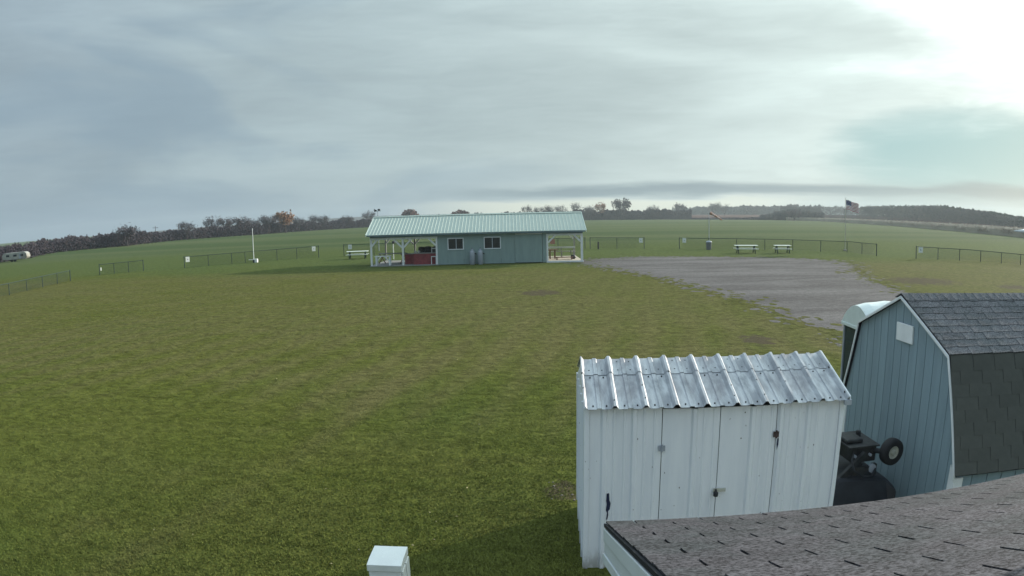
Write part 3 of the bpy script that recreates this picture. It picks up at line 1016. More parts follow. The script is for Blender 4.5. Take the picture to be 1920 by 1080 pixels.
# ------------------------------------------------------------------ picnic tables
def picnic_table(label, loc, rz, L=2.0, top='table_white', legs='fence_green', group='picnic tables on the grass'):
    t = thing('picnic_table', label, 'picnic table', loc, rz, group)
    for k in range(5):
        y_ = -0.37 + k * 0.185
        MB().box(-L / 2, y_ - 0.087, 0.70, L / 2, y_ + 0.087, 0.74).build('top_board', M[top], t)
    for s in (-1, 1):
        MB().box(-L / 2, s * 0.70 - 0.13, 0.41, L / 2, s * 0.70 + 0.13, 0.45).build('bench_board', M[top], t)
    for sx in (-1, 1):
        x_ = sx * L * 0.36
        for sy in (-1, 1):
            MB().bar((x_, sy * 0.22, 0.70), (x_, sy * 0.66, 0.0), 0.05, 0.09, (1, 0, 0)).build('leg', M[legs], t)
        MB().bar((x_ - 0.045, -0.80, 0.38), (x_ - 0.045, 0.80, 0.38), 0.04, 0.07).build('bench_support', M[legs], t)
    return t


picnic_table('pale picnic table left of the shelter beside the fence sign', (-14.9, 60.5, 0), R(8), 2.1)
picnic_table('longer pale picnic table behind the gravel, left of the pair', (21.9, 57.0, 0), R(-12), 2.15)
picnic_table('shorter pale picnic table behind the gravel, right of the pair', (25.35, 56.4, 0), R(-14), 1.55)

# white pole with a box at its foot
t = thing('weather_pole', 'thin white pole with a small white box at its foot in front of the fence', 'pole', (-25.3, 59.6, 0))
MB().cyl((0, 0, 0), (0, 0, 3.35), 0.042, 0.034, 8).build('mast', M['white_paint'], t)
MB().box(0.14, -0.2, 0.0, 0.42, 0.1, 0.36).build('box', M['white_plastic'], t, 0.02)
MB().box(-0.52, -0.12, 0.26, 0.16, 0.06, 0.31).build('shelf', M['white_plastic'], t)
MB().box(-0.06, -0.14, 0.0, 0.12, 0.08, 0.26).build('foot', M['black'], t)

# windsock on its pole, and the bin at its foot
t = thing('windsock', 'faded orange windsock hanging from a thin grey pole', 'windsock', (20.5, 64.0, 0), R(-17))
MB().cyl((0, 0, 0), (0, 0, 3.75), 0.04, 0.03, 8).build('pole', M['steel'], t)
a_, b_ = Vector((0.10, 0, 3.78)), Vector((1.35, -0.15, 3.02))
mb = MB()
for k in range(5):
    mb.cyl(a_.lerp(b_, k / 5), a_.lerp(b_, (k + 1) / 5), 0.15 - 0.018 * k, 0.15 - 0.018 * (k + 1), 10, k % 2, caps=False)
mb.build('sock', [M['orange'], mat('sock_pale', (0.56, 0.40, 0.35), 0.7, 0.1, 3.0)], t, smooth=True)
mb = MB()
for k in range(12):
    t0, t1 = k * math.pi / 6, (k + 1) * math.pi / 6
    mb.bar((0.10 + 0.1 * math.cos(t0), 0.2 * math.sin(t0), 3.78 + 0.18 * math.cos(t0)), (0.10 + 0.1 * math.cos(t1), 0.2 * math.sin(t1), 3.78 + 0.18 * math.cos(t1)), 0.02, 0.02, (0, 1, 0.1))
mb.build('hoop', M['steel'], t)
t = thing('trash_bin', 'dark grey trash bin at the foot of the windsock pole', 'trash bin', (20.25, 63.3, 0))
MB().lathe([(0.24, 0.0), (0.27, 0.3), (0.29, 0.72), (0.30, 0.74)], 16).build('drum', M['grey_bin'], t, smooth=False)
MB().lathe([(0.315, 0.745), (0.315, 0.79), (0.22, 0.88), (0.05, 0.92)], 16).build('lid', M['steel'], t, smooth=True)

# flagpole and flag
FP = (33.7, 59.2)
t = thing('flagpole', 'tall thin white flagpole behind the longest fence', 'flagpole', (*FP, 0))
MB().cyl((0, 0, 0), (0, 0, 5.25), 0.038, 0.024, 10).build('pole', M['rim'], t)
MB().lathe([(0.01, 5.25), (0.05, 5.29), (0.05, 5.32), (0.01, 5.36)], 10).build('finial', M['steel'], t)
MB().lathe([(0.16, 0.0), (0.16, 0.12), (0.08, 0.14)], 12).build('base', M['concrete'], t)
fl = bpy.data.objects.new('flag', None)
col.objects.link(fl)
fl.location = (FP[0] + 0.06, FP[1] - 0.02, 5.12)
fl.rotation_euler = (0, 0, R(-30))
tag(fl, 'stars and stripes flag flying sideways from the flagpole', 'flag')
FW, FH = 1.45, 0.92


def fpt(u, v, off=0.0):
    """u along the fly 0..1, v down the hoist 0..1, hanging and rippling"""
    x_ = FW * u * 0.90
    z_ = -FH * v - 0.42 * u ** 1.2
    y_ = 0.08 * math.sin(u * 8.0 + v * 1.2) * (0.25 + u)
    return (x_, y_ + off, z_ + 0.03 * math.sin(u * 9))


def cloth(u0, u1, v0, v1, nu, off, m, name, th_=0.006):
    mb = MB()
    vs, fs = [], []
    for i in range(nu + 1):
        u = u0 + (u1 - u0) * i / nu
        for (v, oo) in ((v0, off), (v1, off), (v1, off - th_), (v0, off - th_)):
            vs.append(fpt(u, v, oo))
    for i in range(nu):
        for k in range(4):
            fs.append((i * 4 + k, i * 4 + (k + 1) % 4, i * 4 + 4 + (k + 1) % 4, i * 4 + 4 + k))
    fs += [(3, 2, 1, 0), (nu * 4, nu * 4 + 1, nu * 4 + 2, nu * 4 + 3)]
    mb.raw(vs, fs)
    return mb.build(name, m, fl)


flag_red = mat('flag_red', (0.42, 0.10, 0.11), 0.7, 0.08, 3)
flag_white = mat('flag_white', (0.85, 0.85, 0.85), 0.7, 0.05, 3)
flag_blue = mat('flag_blue', (0.03, 0.045, 0.14), 0.7, 0.08, 3)
for k in range(13):
    cloth(0.0, 1.0, k / 13, (k + 1) / 13, 20, 0.0, flag_red if k % 2 == 0 else flag_white, 'stripe')
for s_ in (1, -1):
    cloth(0.0, 0.42, 0.0, 7 / 13, 10, 0.003 if s_ > 0 else -0.004, flag_blue, 'canton', 0.005)
mb = MB()
for r_ in range(9):
    for c_ in range(6 if r_ % 2 == 0 else 5):
        u = 0.42 * ((c_ + 0.5 + (0.5 if r_ % 2 else 0)) / 6)
        v = 7 / 13 * (r_ + 0.6) / 9.2
        p = Vector(fpt(u, v))
        for off in (0.0045, -0.0105):
            star = []
            for q_ in range(10):
                rr = 0.022 if q_ % 2 == 0 else 0.009
                star.append((p.x + rr * math.sin(q_ * math.pi / 5), p.y + off, p.z + rr * math.cos(q_ * math.pi / 5)))
            mb.prism(star, (0, 0.002 if off > 0 else -0.002, 0))
so = mb.build('stars', flag_white, fl)
so['kind'] = 'stuff'

# mast with an anemometer behind the shelter
t = thing('wind_mast', 'thin mast with a dark wind vane rising behind the shelter roof at left', 'wind mast', (-15.7, 74.5, 0))
MB().cyl((0, 0, 0), (0, 0, 4.75), 0.05, 0.035, 8).build('mast', M['steel'], t)
MB().bar((-0.42, 0, 4.75), (0.36, 0.1, 4.75), 0.05, 0.06).build('vane_arm', M['black'], t)
MB().prism([(-0.42, 0, 4.65), (-0.10, 0.03, 4.72), (-0.10, 0.03, 4.80), (-0.42, 0, 5.02)], (0, 0.03, 0)).build('vane_tail', M['black'], t)
MB().lathe([(0.05, 4.78), (0.16, 4.84), (0.16, 4.96), (0.05, 5.0)], 10, (0.15, 0.05, 0)).build('cup_head', M['black'], t)

# ------------------------------------------------------------------ shelter building
X0, X1, WX0, WX1, FY, BY = -11.15, 5.62, -5.75, 2.75, 49.5, 55.5
SH = thing('shelter_building', 'low green roofed shelter with teal middle room and open porches at both ends', 'building', (0, 0, 0))
MB().box(X0 - 0.05, FY - 0.05, 0.0, WX0 - 0.003, BY + 0.05, 0.06).build('porch_floor', M['concrete'], SH)
for k in range(20):
    yy = FY + 0.10 + k * (BY - FY - 0.1) / 20
    MB().box(WX1 + 0.003, yy, 0.02, X1 + 0.03, yy + 0.29, 0.115).build('deck_board', M['deck'], SH)
MB().box(WX1 + 0.05, FY - 0.02, 0.0, X1 + 0.05, FY + 0.095, 0.13).build('deck_rim', M['white_paint'], SH)
# walls with vertical grooves
def grooved(x0, x1, y0, z0, z1, pitch=0.203):
    mb = MB()
    n_ = max(1, round((x1 - x0) / pitch))
    w_ = (x1 - x0) / n_
    for i in range(n_):
        mb.box(x0 + i * w_, y0, z0, x0 + (i + 1) * w_ - 0.014, y0 + 0.02, z1)
    mb.box(x0, y0 + 0.008, z0, x1 - 0.014, y0 + 0.028, z1)
    return mb
WIN = [(-4.96, -3.69, 1.17, 2.10), (-2.12, -0.79, 1.17, 2.12)]
ZT = 2.46
mb = MB()
for seg in ((WX0, -4.96, 0.03, ZT), (-4.96, -3.69, 0.03, 1.17), (-4.96, -3.69, 2.10, ZT), (-3.69, -2.12, 0.03, ZT), (-2.12, -0.79, 0.03, 1.17), (-2.12, -0.79, 2.12, ZT), (-0.79, 0.30, 0.03, ZT), (0.30, 2.45, 2.26, ZT), (2.45, WX1, 0.03, ZT)):
    s_ = grooved(seg[0], seg[1], FY, seg[2], seg[3])
    mb.raw(s_.v, s_.f)
mb.build('front_wall', M['teal_wall'], SH)
mb = MB()
mb.box(WX0 - 0.002, FY + 0.03, 0.03, WX0 + 0.1, BY, ZT)
mb.build('end_wall', M['teal_wall'], SH)
MB().box(WX1 - 0.1, FY + 0.03, 0.03, WX1 - 0.001, BY, ZT).build('end_wall', M['teal_wall'], SH)
MB().box(WX0 + 0.11, BY - 0.1, 0.03, WX1 - 0.11, BY - 0.002, ZT).build('back_wall', M['teal_wall'], SH)
dr = grooved(0.30, 2.436, FY - 0.035, 0.06, 2.24).build('sliding_door', M['teal_wall'], SH)
MB().box(0.34, FY - 0.075, 2.255, 2.42, FY - 0.04, 2.315).build('door_track', M['white_paint'], SH)
for (a, b, c, e) in WIN:
    fr = MB()
    w_ = 0.068
    y0, y1 = FY - 0.045, FY + 0.05
    fr.box(a, y0, c, b, y1, c + w_).box(a, y0, e - w_, b, y1, e).box(a, y0, c + w_, a + w_, y1, e - w_).box(b - w_, y0, c + w_, b, y1, e - w_)
    wn = fr.build('window', M['white_metal'], SH)
    mdl = (a + b) / 2 + (0.04 if a < -4 else 0)
    MB().box(mdl - 0.03, FY - 0.03, c + w_, mdl + 0.03, FY + 0.045, e - w_).build('mullion', M['steel'], wn)
    MB().box(a + w_, FY + 0.012, c + w_, mdl - 0.03, FY + 0.022, e - w_).build('pane', M['glass'], wn)
    MB().box(mdl + 0.03, FY - 0.006, c + w_, b - w_, FY + 0.004, e - w_).build('pane', M['glass'], wn)
# posts, beams, braces
def post(x_, y_, z1=2.11, w_=0.14):
    mb = MB().box(x_ - w_ / 2, y_ - w_ / 2, 0.0, x_ + w_ / 2, y_ + w_ / 2, z1)
    return mb.build('post', M['white_paint'], SH)
for (x_, y_) in ((X0 + 0.08, FY + 0.07), (-8.52, FY + 0.07), (WX1 + 0.08, FY + 0.07), (X1 - 0.08, FY + 0.07), (WX0 - 0.085, FY + 0.07)):
    post(x_, y_, 2.11, 0.17 if x_ == X1 - 0.08 else 0.14)
for y_ in (FY + 0.07, BY - 0.07):
    MB().box(X0 + 0.003, y_ - 0.06, 2.112, WX0 - 0.004, y_ + 0.06, 2.24).build('beam', M['white_paint'], SH)
    MB().box(WX1 + 0.004, y_ - 0.06, 2.112, X1 - 0.003, y_ + 0.06, 2.25).build('beam', M['white_paint'], SH)
for x_ in (X0 + 0.08, X1 - 0.08):
    MB().box(x_ - 0.05, FY + 0.135, 2.115, x_ + 0.05, BY - 0.135, 2.235).build('beam', M['white_paint'], SH)
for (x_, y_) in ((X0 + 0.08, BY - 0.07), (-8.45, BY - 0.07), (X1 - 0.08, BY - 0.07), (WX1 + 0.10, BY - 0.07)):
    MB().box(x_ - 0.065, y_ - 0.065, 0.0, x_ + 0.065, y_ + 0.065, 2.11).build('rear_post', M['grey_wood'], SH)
def brace(x_, y_, dx, r_=0.62):
    MB().bar((x_ + math.copysign(0.05, dx), y_, 2.11 - r_), (x_ + dx, y_, 2.13), 0.12, 0.11, (0, 1, 0)).build('brace', M['white_paint'], SH)
for y_ in (FY + 0.07, BY - 0.07):
    brace(X0 + 0.08, y_, 0.52, 0.5)
    brace(-8.52, y_, 0.72, 0.66)
    brace(-8.52, y_, -0.72, 0.66)
    brace(WX0 - 0.10, y_, -0.62, 0.55)
    brace(WX1 + 0.10, y_, 0.60, 0.55)
    brace(X1 - 0.10, y_, -0.60, 0.5)
# frieze board over the porches, fascia, rafters
MB().box(X0 + 0.002, FY + 0.0, 2.255, WX0 - 0.004, FY + 0.10, ZT).build('frieze', M['teal_trim'], SH)
MB().box(WX1 + 0.004, FY + 0.0, 2.255, X1 - 0.002, FY + 0.10, ZT).build('frieze', M['teal_trim'], SH)
MB().box(X0 - 0.15, FY - 0.33, 2.375, X1 + 0.15, FY - 0.29, 2.485).build('fascia', M['teal_trim'], SH)
EZ, RZ, EY, RY = 2.505, 3.92, FY - 0.36, 52.5
k_ = (RZ - EZ) / (RY - EY)
for i in range(22):
    x_ = X0 + 0.1 + i * (X1 - X0 - 0.2) / 21
    MB().bar((x_, FY - 0.28, EZ + k_ * 0.08 - 0.11), (x_, RY, RZ - 0.11), 0.05, 0.13).build('rafter', M['teal_trim'], SH)
# ribbed metal roof panels
RX0, RX1 = X0 - 0.22, X1 + 0.22
NP = 16
pw = (RX1 - RX0) / NP
def roof_sheet(w_, ribs, L, hmaj=0.028, hmin=0.0, th_=0.006, base=0.05, top=0.02):
    """one panel, ribs running along +y, starting at x=0"""
    prof = []
    p_ = w_ / ribs
    for i in range(ribs):
        x_ = i * p_
        prof += [(x_, hmaj), (x_ + top / 2, hmaj), (x_ + base / 2, 0)]
        if hmin:
            c_ = x_ + p_ / 2
            prof += [(c_ - 0.028, 0), (c_ - 0.018, hmin), (c_ + 0.018, hmin), (c_ + 0.028, 0)]
        prof += [(x_ + p_ - base / 2, 0), (x_ + p_ - top / 2, hmaj)]
    prof.append((w_, hmaj))
    vs, fs = [], []
    n_ = len(prof)
    for yy in (0, L):
        for (x_, h_) in prof:
            vs.append((x_, yy, h_))
        for (x_, h_) in prof:
            vs.append((x_, yy, h_ - th_))
    for i in range(n_ - 1):
        a = i
        fs.append((a, a + 1, 2 * n_ + a + 1, 2 * n_ + a))
        b = n_ + i
        fs.append((b + 1, b, 2 * n_ + b, 2 * n_ + b + 1))
        fs.append((n_ + i, n_ + i + 1, i + 1, i))
        c_ = 2 * n_
        fs.append((c_ + i, c_ + i + 1, c_ + n_ + i + 1, c_ + n_ + i))
    fs.append((0, 2 * n_, 3 * n_, n_))
    fs.append((n_ - 1, 2 * n_ - 1, 4 * n_ - 1, 3 * n_ - 1))
    return MB().raw(vs, fs)
sl = math.hypot(RY - EY, RZ - EZ)
pmesh = roof_sheet(pw, 4, sl - 0.02).mesh('roof_panel', M['green_roof'])
ang_ = math.atan2(RZ - EZ, RY - EY)
for i in range(NP):
    inst('roof_panel', pmesh, SH, (RX0 + i * pw, EY, EZ), (ang_, 0, 0))
    inst('roof_panel', pmesh, SH, (RX0 + (i + 1) * pw, 2 * RY - EY, EZ), (ang_, 0, math.pi))
MB().prism([(RX0 - 0.01, RY - 0.2, RZ - 0.2 * k_ + 0.035), (RX0 - 0.01, RY, RZ + 0.035), (RX0 - 0.01, RY + 0.2, RZ - 0.2 * k_ + 0.035), (RX0 - 0.01, RY + 0.2, RZ - 0.2 * k_ + 0.05), (RX0 - 0.01, RY, RZ + 0.055), (RX0 - 0.01, RY - 0.2, RZ - 0.2 * k_ + 0.05)], (RX1 - RX0 + 0.02, 0, 0)).build('ridge_cap', M['green_roof'], SH)
for x_ in (RX0 - 0.045, RX1 + 0.01):
    for s_ in (-1, 1):
        ye = EY if s_ < 0 else 2 * RY - EY
        MB().prism([(x_, ye, EZ - 0.12), (x_, RY, RZ - 0.12), (x_, RY, RZ + 0.04), (x_, ye, EZ + 0.04)], (0.035, 0, 0)).build('rake_trim', M['roof_trim'], SH)
MB().box(RX0, EY - 0.03, EZ - 0.02, RX1, EY - 0.005, EZ + 0.014).build('eave_trim', M['roof_trim'], SH)
for x_ in (X0 + 0.02, X1 - 0.10):
    MB().prism([(x_, FY + 0.15, ZT - 0.2), (x_, BY - 0.15, ZT - 0.2), (x_, BY - 0.15, ZT + 0.05), (x_, RY, RZ - 0.2), (x_, FY + 0.15, ZT + 0.05)], (0.08, 0, 0)).build('gable_wall', M['teal_wall'], SH)

# gas cylinders against the wall
for x_, lab in ((-3.03, 'grey gas cylinder by the shelter wall, left one of the pair'), (-2.40, 'grey gas cylinder by the shelter wall under the right window')):
    t = thing('gas_cylinder', lab, 'gas cylinder', (x_, FY - 0.30, 0), 0, 'gas cylinders by the shelter wall')
    MB().lathe([(0.17, 0.0), (0.17, 0.05), (0.195, 0.09), (0.195, 0.95), (0.18, 1.02), (0.12, 1.08), (0.06, 1.10)], 20).build('tank', M['steel'], t, smooth=True)
    MB().lathe([(0.085, 1.09), (0.085, 1.20), (0.07, 1.24)], 12).build('collar', M['steel'], t, smooth=False)
    MB().cyl((0, 0, 1.10), (0, 0, 1.30), 0.04, 0.04, 8).build('valve', M['black'], t)
    MB().bar((0.10, 0.0, 0.93), (0.30, 0.16, 0.80), 0.05, 0.07).build('regulator', M['black'], t)

# furniture under the left porch
t = thing('work_bench', 'white braced bench at the front of the left porch', 'bench', (-10.2, 49.95, 0.06))
MB().box(-0.66, -0.25, 0.70, 0.66, 0.25, 0.76).build('top', M['white_paint'], t)
for sx in (-1, 1):
    for y_ in (-0.2, 0.2):
        MB().box(sx * 0.54 - 0.055, y_ - 0.045, 0.0, sx * 0.54 + 0.055, y_ + 0.045, 0.70).build('leg', M['white_paint'], t)
    MB().bar((sx * 0.50, -0.2, 0.34), (sx * 0.16, -0.2, 0.69), 0.07, 0.08, (0, 1, 0)).build('brace', M['white_paint'], t)
t = thing('plank_table', 'long weathered plank table behind the white bench', 'table', (-9.8, 51.9, 0.06))
for k in range(4):
    MB().box(-1.15, -0.44 + k * 0.22, 0.80, 1.15, -0.235 + k * 0.22, 0.85).build('plank', M['grey_wood'], t)
for sx in (-1, 1):
    MB().bar((sx * 0.9 - 0.25, -0.2, 0.0), (sx * 0.9 + 0.25, -0.2, 0.80), 0.06, 0.1, (0, 1, 0)).build('leg', M['brown_wood'], t)
    MB().bar((sx * 0.9 + 0.25, 0.2, 0.0), (sx * 0.9 - 0.25, 0.2, 0.80), 0.06, 0.1, (0, 1, 0)).build('leg', M['brown_wood'], t)
t = thing('serving_counter', 'dark red serving counter inside the left porch', 'counter', (-7.2, 50.9, 0.06))
MB().box(-0.55, -0.95, 0.0, 1.25, 0.2, 0.86).build('front_panel', M['red_wood'], t)
MB().box(-1.35, -0.35, 0.0, -0.553, 0.2, 0.80).build('side_panel', M['red_wood'], t)
MB().box(-0.62, -1.02, 0.862, 1.30, 0.25, 0.91).build('top', M['grey_wood'], t)
MB().box(-1.40, -0.40, 0.802, -0.625, 0.25, 0.845).build('side_top', M['grey_wood'], t)
for i, (x_, y_, r_, h_, lab) in enumerate(((-7.20, 50.75, 0.27, 0.46, 'dark round pot with a lid, leftmost on the red counter'), (-6.65, 50.50, 0.30, 0.50, 'dark round pot in the middle of the red counter'), (-6.12, 50.75, 0.24, 0.46, 'dark round pot nearest the wall on the red counter'))):
    t = thing('cooking_pot', lab, 'pot', (x_, y_, 0.971), 0, 'dark pots on the red counter')
    MB().lathe([(r_ * 0.85, 0), (r_, 0.05), (r_, h_ * 0.8), (r_ * 1.05, h_ * 0.82)], 14).build('body', M['machine'], t, smooth=True)
    MB().lathe([(r_ * 1.0, h_ * 0.822), (r_ * 0.8, h_ * 0.93), (r_ * 0.2, h_)], 14).build('lid', M['black'], t, smooth=True)
for x_, y_, lab in ((-7.62, 50.25, 'white cup at the left corner of the red counter'), (-7.36, 50.12, 'second white cup on the red counter beside the pots')):
    t = thing('cup', lab, 'cup', (x_, y_, 0.971), 0, 'white cups on the red counter')
    MB().lathe([(0.06, 0), (0.085, 0.17), (0.09, 0.18)], 12).build('body', M['white_plastic'], t, smooth=True)
    MB().bar((0.08, 0, 0.04), (0.14, 0, 0.13), 0.02, 0.02).build('handle', M['white_plastic'], t)
t = thing('high_chair', 'white high backed chair against the teal wall in the left porch', 'chair', (-6.12, 49.95, 0.06), R(-90))
MB().box(-0.20, -0.2, 0.58, 0.22, 0.2, 0.63).build('seat', M['white_paint'], t)
for y_ in (-0.18, 0.18):
    MB().box(-0.2, y_ - 0.025, 0.0, -0.15, y_ + 0.025, 1.32).build('back_post', M['white_paint'], t)
    MB().box(0.16, y_ - 0.025, 0.0, 0.21, y_ + 0.025, 0.58).build('leg', M['white_paint'], t)
for z_ in (0.80, 1.20):
    MB().box(-0.195, -0.155, z_, -0.155, 0.155, z_ + 0.07).build('back_rail', M['white_paint'], t)
MB().box(-0.190, -0.155, 0.88, -0.16, 0.155, 1.19).build('back_panel', M['black'], t)
t = thing('porch_lamp_post', 'short white post with a dark round head behind the left porch', 'post', (-10.95, 58.4, 0))
MB().cyl((0, 0, 0), (0, 0, 1.45), 0.045, 0.04, 10).build('post', M['white_paint'], t)
MB().lathe([(0.06, 1.43), (0.15, 1.50), (0.15, 1.62), (0.05, 1.70)], 12, (0.03, 0, 0)).build('head', M['black'], t)

# right porch furniture
t = thing('long_bench', 'long pale bench with a back at the rear of the right porch', 'bench', (4.35, 54.9, 0.116))
MB().box(-1.15, -0.03, 0.72, 1.2, 0.03, 0.86).build('backrest', M['table_white'], t)
MB().box(-1.15, -0.42, 0.42, 1.2, -0.04, 0.47).build('seat', M['grey_wood'], t)
for x_ in (-1.0, 0.0, 1.05):
    MB().box(x_ - 0.04, 0.032, 0.0, x_ + 0.04, 0.09, 0.80).build('back_leg', M['grey_wood'], t)
    MB().box(x_ - 0.04, -0.40, 0.0, x_ + 0.04, -0.33, 0.42).build('leg', M['grey_wood'], t)
t = thing('brown_table', 'small dark brown table at the left of the right porch', 'table', (3.45, 52.4, 0.116))
MB().box(-0.42, -0.4, 0.70, 0.42, 0.4, 0.76).build('top', M['brown_wood'], t)
for sx in (-0.25, 0.15):
    for sy in (-0.3, 0.3):
        MB().box(sx - 0.045, sy - 0.045, 0.0, sx + 0.045, sy + 0.045, 0.70).build('leg', M['brown_wood'], t)
t = thing('low_bench', 'low brown plank bench on the deck of the right porch', 'bench', (4.25, 50.8, 0.116), R(4))
MB().box(-0.75, -0.14, 0.17, 0.75, 0.14, 0.22).build('seat', M['brown_wood'], t)
for x_ in (-0.6, 0.6):
    MB().box(x_ - 0.04, -0.11, 0.0, x_ + 0.04, 0.11, 0.17).build('leg', M['brown_wood'], t)
t = thing('kettle', 'dark round kettle on the deck by the right porch post', 'pot', (5.05, 51.6, 0.116))
MB().lathe([(0.14, 0.0), (0.22, 0.10), (0.22, 0.22), (0.12, 0.32)], 14).build('bowl', M['black'], t, smooth=True)
MB().cyl((-0.16, 0, 0.3), (-0.2, 0, 0.72), 0.03, 0.03, 8).build('handle', M['black'], t)

# ------------------------------------------------------------------ white metal shed
SHX, SHY, SROT = 0.685, 6.01, R(-3.5)
SW, SD, SZ0, SZ1 = 2.73, 1.50, 1.80, 2.10       # width, depth, eave and ridge heights
S = thing('white_metal_shed', 'small white metal shed with ribbed roof and double doors', 'shed', (SHX, SHY, 0), SROT)


def ribbed_wall(x0, x1, z0, z1, ribs, name, mm, parent, y0=0.0, z1b=None):
    """vertical ribbed sheet facing -y; ribs = x positions of the raised ribs"""
    prof = [(x0, 0.0)]
    for r_ in ribs:
        if x0 + 0.04 < r_ < x1 - 0.04:
            prof += [(r_ - 0.036, 0.0), (r_ - 0.016, 0.024), (r_ + 0.016, 0.024), (r_ + 0.036, 0.0)]
            for mn in (0.10, 0.205):
                c_ = r_ + mn
                if c_ < x1 - 0.03:
                    prof += [(c_ - 0.016, 0.0), (c_ - 0.007, 0.007), (c_ + 0.007, 0.007), (c_ + 0.016, 0.0)]
    prof.append((x1, 0.0))
    prof.sort(key=lambda q_: q_[0])
    n_ = len(prof)
    vs = []
    for yo in (0.0, 0.012):
        for zi in (0, 1):
            for (x_, h_) in prof:
                zt = z1 if z1b is None else z1 + (z1b - z1) * (x_ - x0) / (x1 - x0)
                vs.append((x_, y0 - h_ + yo, z0 if zi == 0 else zt))
    fs = []
    for i in range(n_ - 1):
        fs.append((i, i + 1, n_ + i + 1, n_ + i))
        fs.append((2 * n_ + i + 1, 2 * n_ + i, 3 * n_ + i, 3 * n_ + i + 1))
        fs.append((i + 1, i, 2 * n_ + i, 2 * n_ + i + 1))
        fs.append((n_ + i, n_ + i + 1, 3 * n_ + i + 1, 3 * n_ + i))
    fs.append((0, n_, 3 * n_, 2 * n_))
    fs.append((n_ - 1, 2 * n_ + n_ - 1, 4 * n_ - 1, 2 * n_ - 1))
    return MB().raw(vs, fs).build(name, mm, parent)


ribs = [0.20 + 0.305 * k for k in range(9)]
DX = (0.785, 1.38, 1.985)
ribbed_wall(0.055, DX[0] - 0.004, 0.0, SZ0, ribs, 'wall_panel', M['shed_wall'], S)
d1 = ribbed_wall(DX[0] + 0.004, DX[1] - 0.004, 0.045, SZ0 - 0.02, ribs, 'door', M['shed_wall'], S)
d2 = ribbed_wall(DX[1] + 0.004, DX[2] - 0.004, 0.045, SZ0 - 0.02, ribs, 'door', M['shed_wall'], S)
ribbed_wall(DX[2] + 0.004, SW - 0.05, 0.0, SZ0, ribs, 'wall_panel', M['shed_wall'], S)
MB().box(0.06, 0.02, 0.02, SW - 0.06, 0.035, SZ0 - 0.02).build('frame_lining', M['shingle_dark'], S)
# corner trims, end walls, back
for (x0, x1) in ((0.0, 0.053), (SW - 0.048, SW)):
    MB().box(x0, -0.022, 0.0, x1, 0.06, SZ0 + 0.01).build('corner_trim', M['shed_wall'], S, 0.004)
MB().prism([(0.004, 0.062, 0.0), (0.004, SD, 0.0), (0.004, SD, SZ0), (0.004, SD / 2, SZ1 - 0.02), (0.004, 0.062, SZ0 + 0.01)], (0.015, 0, 0)).build('end_wall', M['shed_wall'], S)
mb = MB()
for k in range(4):
    yy = 0.25 + k * 0.305
    mb.prism([(0.004, yy - 0.03, 0.0), (-0.012, yy - 0.012, 0.0), (-0.012, yy + 0.012, 0.0), (0.004, yy + 0.03, 0.0)], (0, 0, SZ0 + 0.0))
mb.build('end_wall_ribs', M['shed_wall'], S)
MB().box(-0.014, SD - 0.05, 0.12, 0.003, SD + 0.02, SZ0 - 0.01).build('corner_trim', M['shed_wall'], S)
MB().prism([(SW - 0.004, 0.062, 0.0), (SW - 0.004, SD, 0.0), (SW - 0.004, SD, SZ0), (SW - 0.004, SD / 2, SZ1 - 0.02), (SW - 0.004, 0.062, SZ0 + 0.01)], (-0.015, 0, 0)).build('end_wall', M['shed_wall'], S)
MB().box(0.02, SD - 0.014, 0.0, SW - 0.02, SD, SZ0).build('back_wall', M['shed_wall'], S)
# roof: three lower sheets, three upper sheets lapped over them
rl = math.hypot(SD / 2 + 0.075, SZ1 - SZ0)
ra = math.atan2(SZ1 - SZ0, SD / 2 + 0.075)
cut = rl * 0.665
wv = (SW + 0.03) / 3
lowm = roof_sheet(wv, 3, cut + 0.03, 0.040, 0.013, 0.004, 0.078, 0.026).mesh('roof_panel', M['roof_metal'])
lowm2 = roof_sheet(wv, 3, rl + 0.012, 0.040, 0.013, 0.004, 0.078, 0.026).mesh('roof_panel', M['roof_metal'])
upm = roof_sheet(wv, 3, rl - cut + 0.012, 0.040, 0.013, 0.004, 0.078, 0.026).mesh('roof_panel', M['roof_metal'])
for i in range(3):
    base_ = Vector((-0.005 + i * wv, -0.075, SZ0 + 0.012))
    inst('roof_panel', lowm2, S, (-0.005 + (i + 1) * wv, SD + 0.075, SZ0 + 0.012), (ra, 0, math.pi))
    for me_, s0, up_ in ((lowm, 0.0, 0.0), (upm, cut, 0.009)):
        inst('roof_panel', me_, S, base_ + Vector((0, math.cos(ra) * s0, math.sin(ra) * s0 + up_ + 0.0007 * i)), (ra + (rnd.uniform(-0.002, 0.002)), 0, 0))
mb = MB()
for i in range(9):
    for (fx) in (0.30, 0.74):
        for s_ in (0.05, cut + 0.09, cut + 0.25 if i % 2 else cut * 0.93):
            x_ = (i + fx) * (SW + 0.03) / 9 + rnd.uniform(-0.008, 0.008)
            p = Vector((x_ - 0.005, -0.075 + math.cos(ra) * s_, SZ0 + 0.012 + math.sin(ra) * s_))
            mb.cyl(p + Vector((0, 0, -0.01)), p + Vector((0, -0.002, 0.012)), 0.0085, 0.0075, 6)
for i in range(10):
    for k in range(4):
        if rnd.random() < 0.6:
            s_ = 0.10 + k * 0.23 + rnd.uniform(-0.05, 0.05)
            x_ = i * (SW + 0.03) / 9 + rnd.uniform(-0.008, 0.008)
            p = Vector((min(max(x_ - 0.005, 0.0), SW), -0.075 + math.cos(ra) * s_, SZ0 + 0.012 + 0.040 + math.sin(ra) * s_))
            mb.cyl(p + Vector((0, 0, -0.01)), p + Vector((0, -0.002, 0.009)), 0.0075, 0.0065, 6)
so = mb.build('screws', M['machine'], S)
so['kind'] = 'stuff'
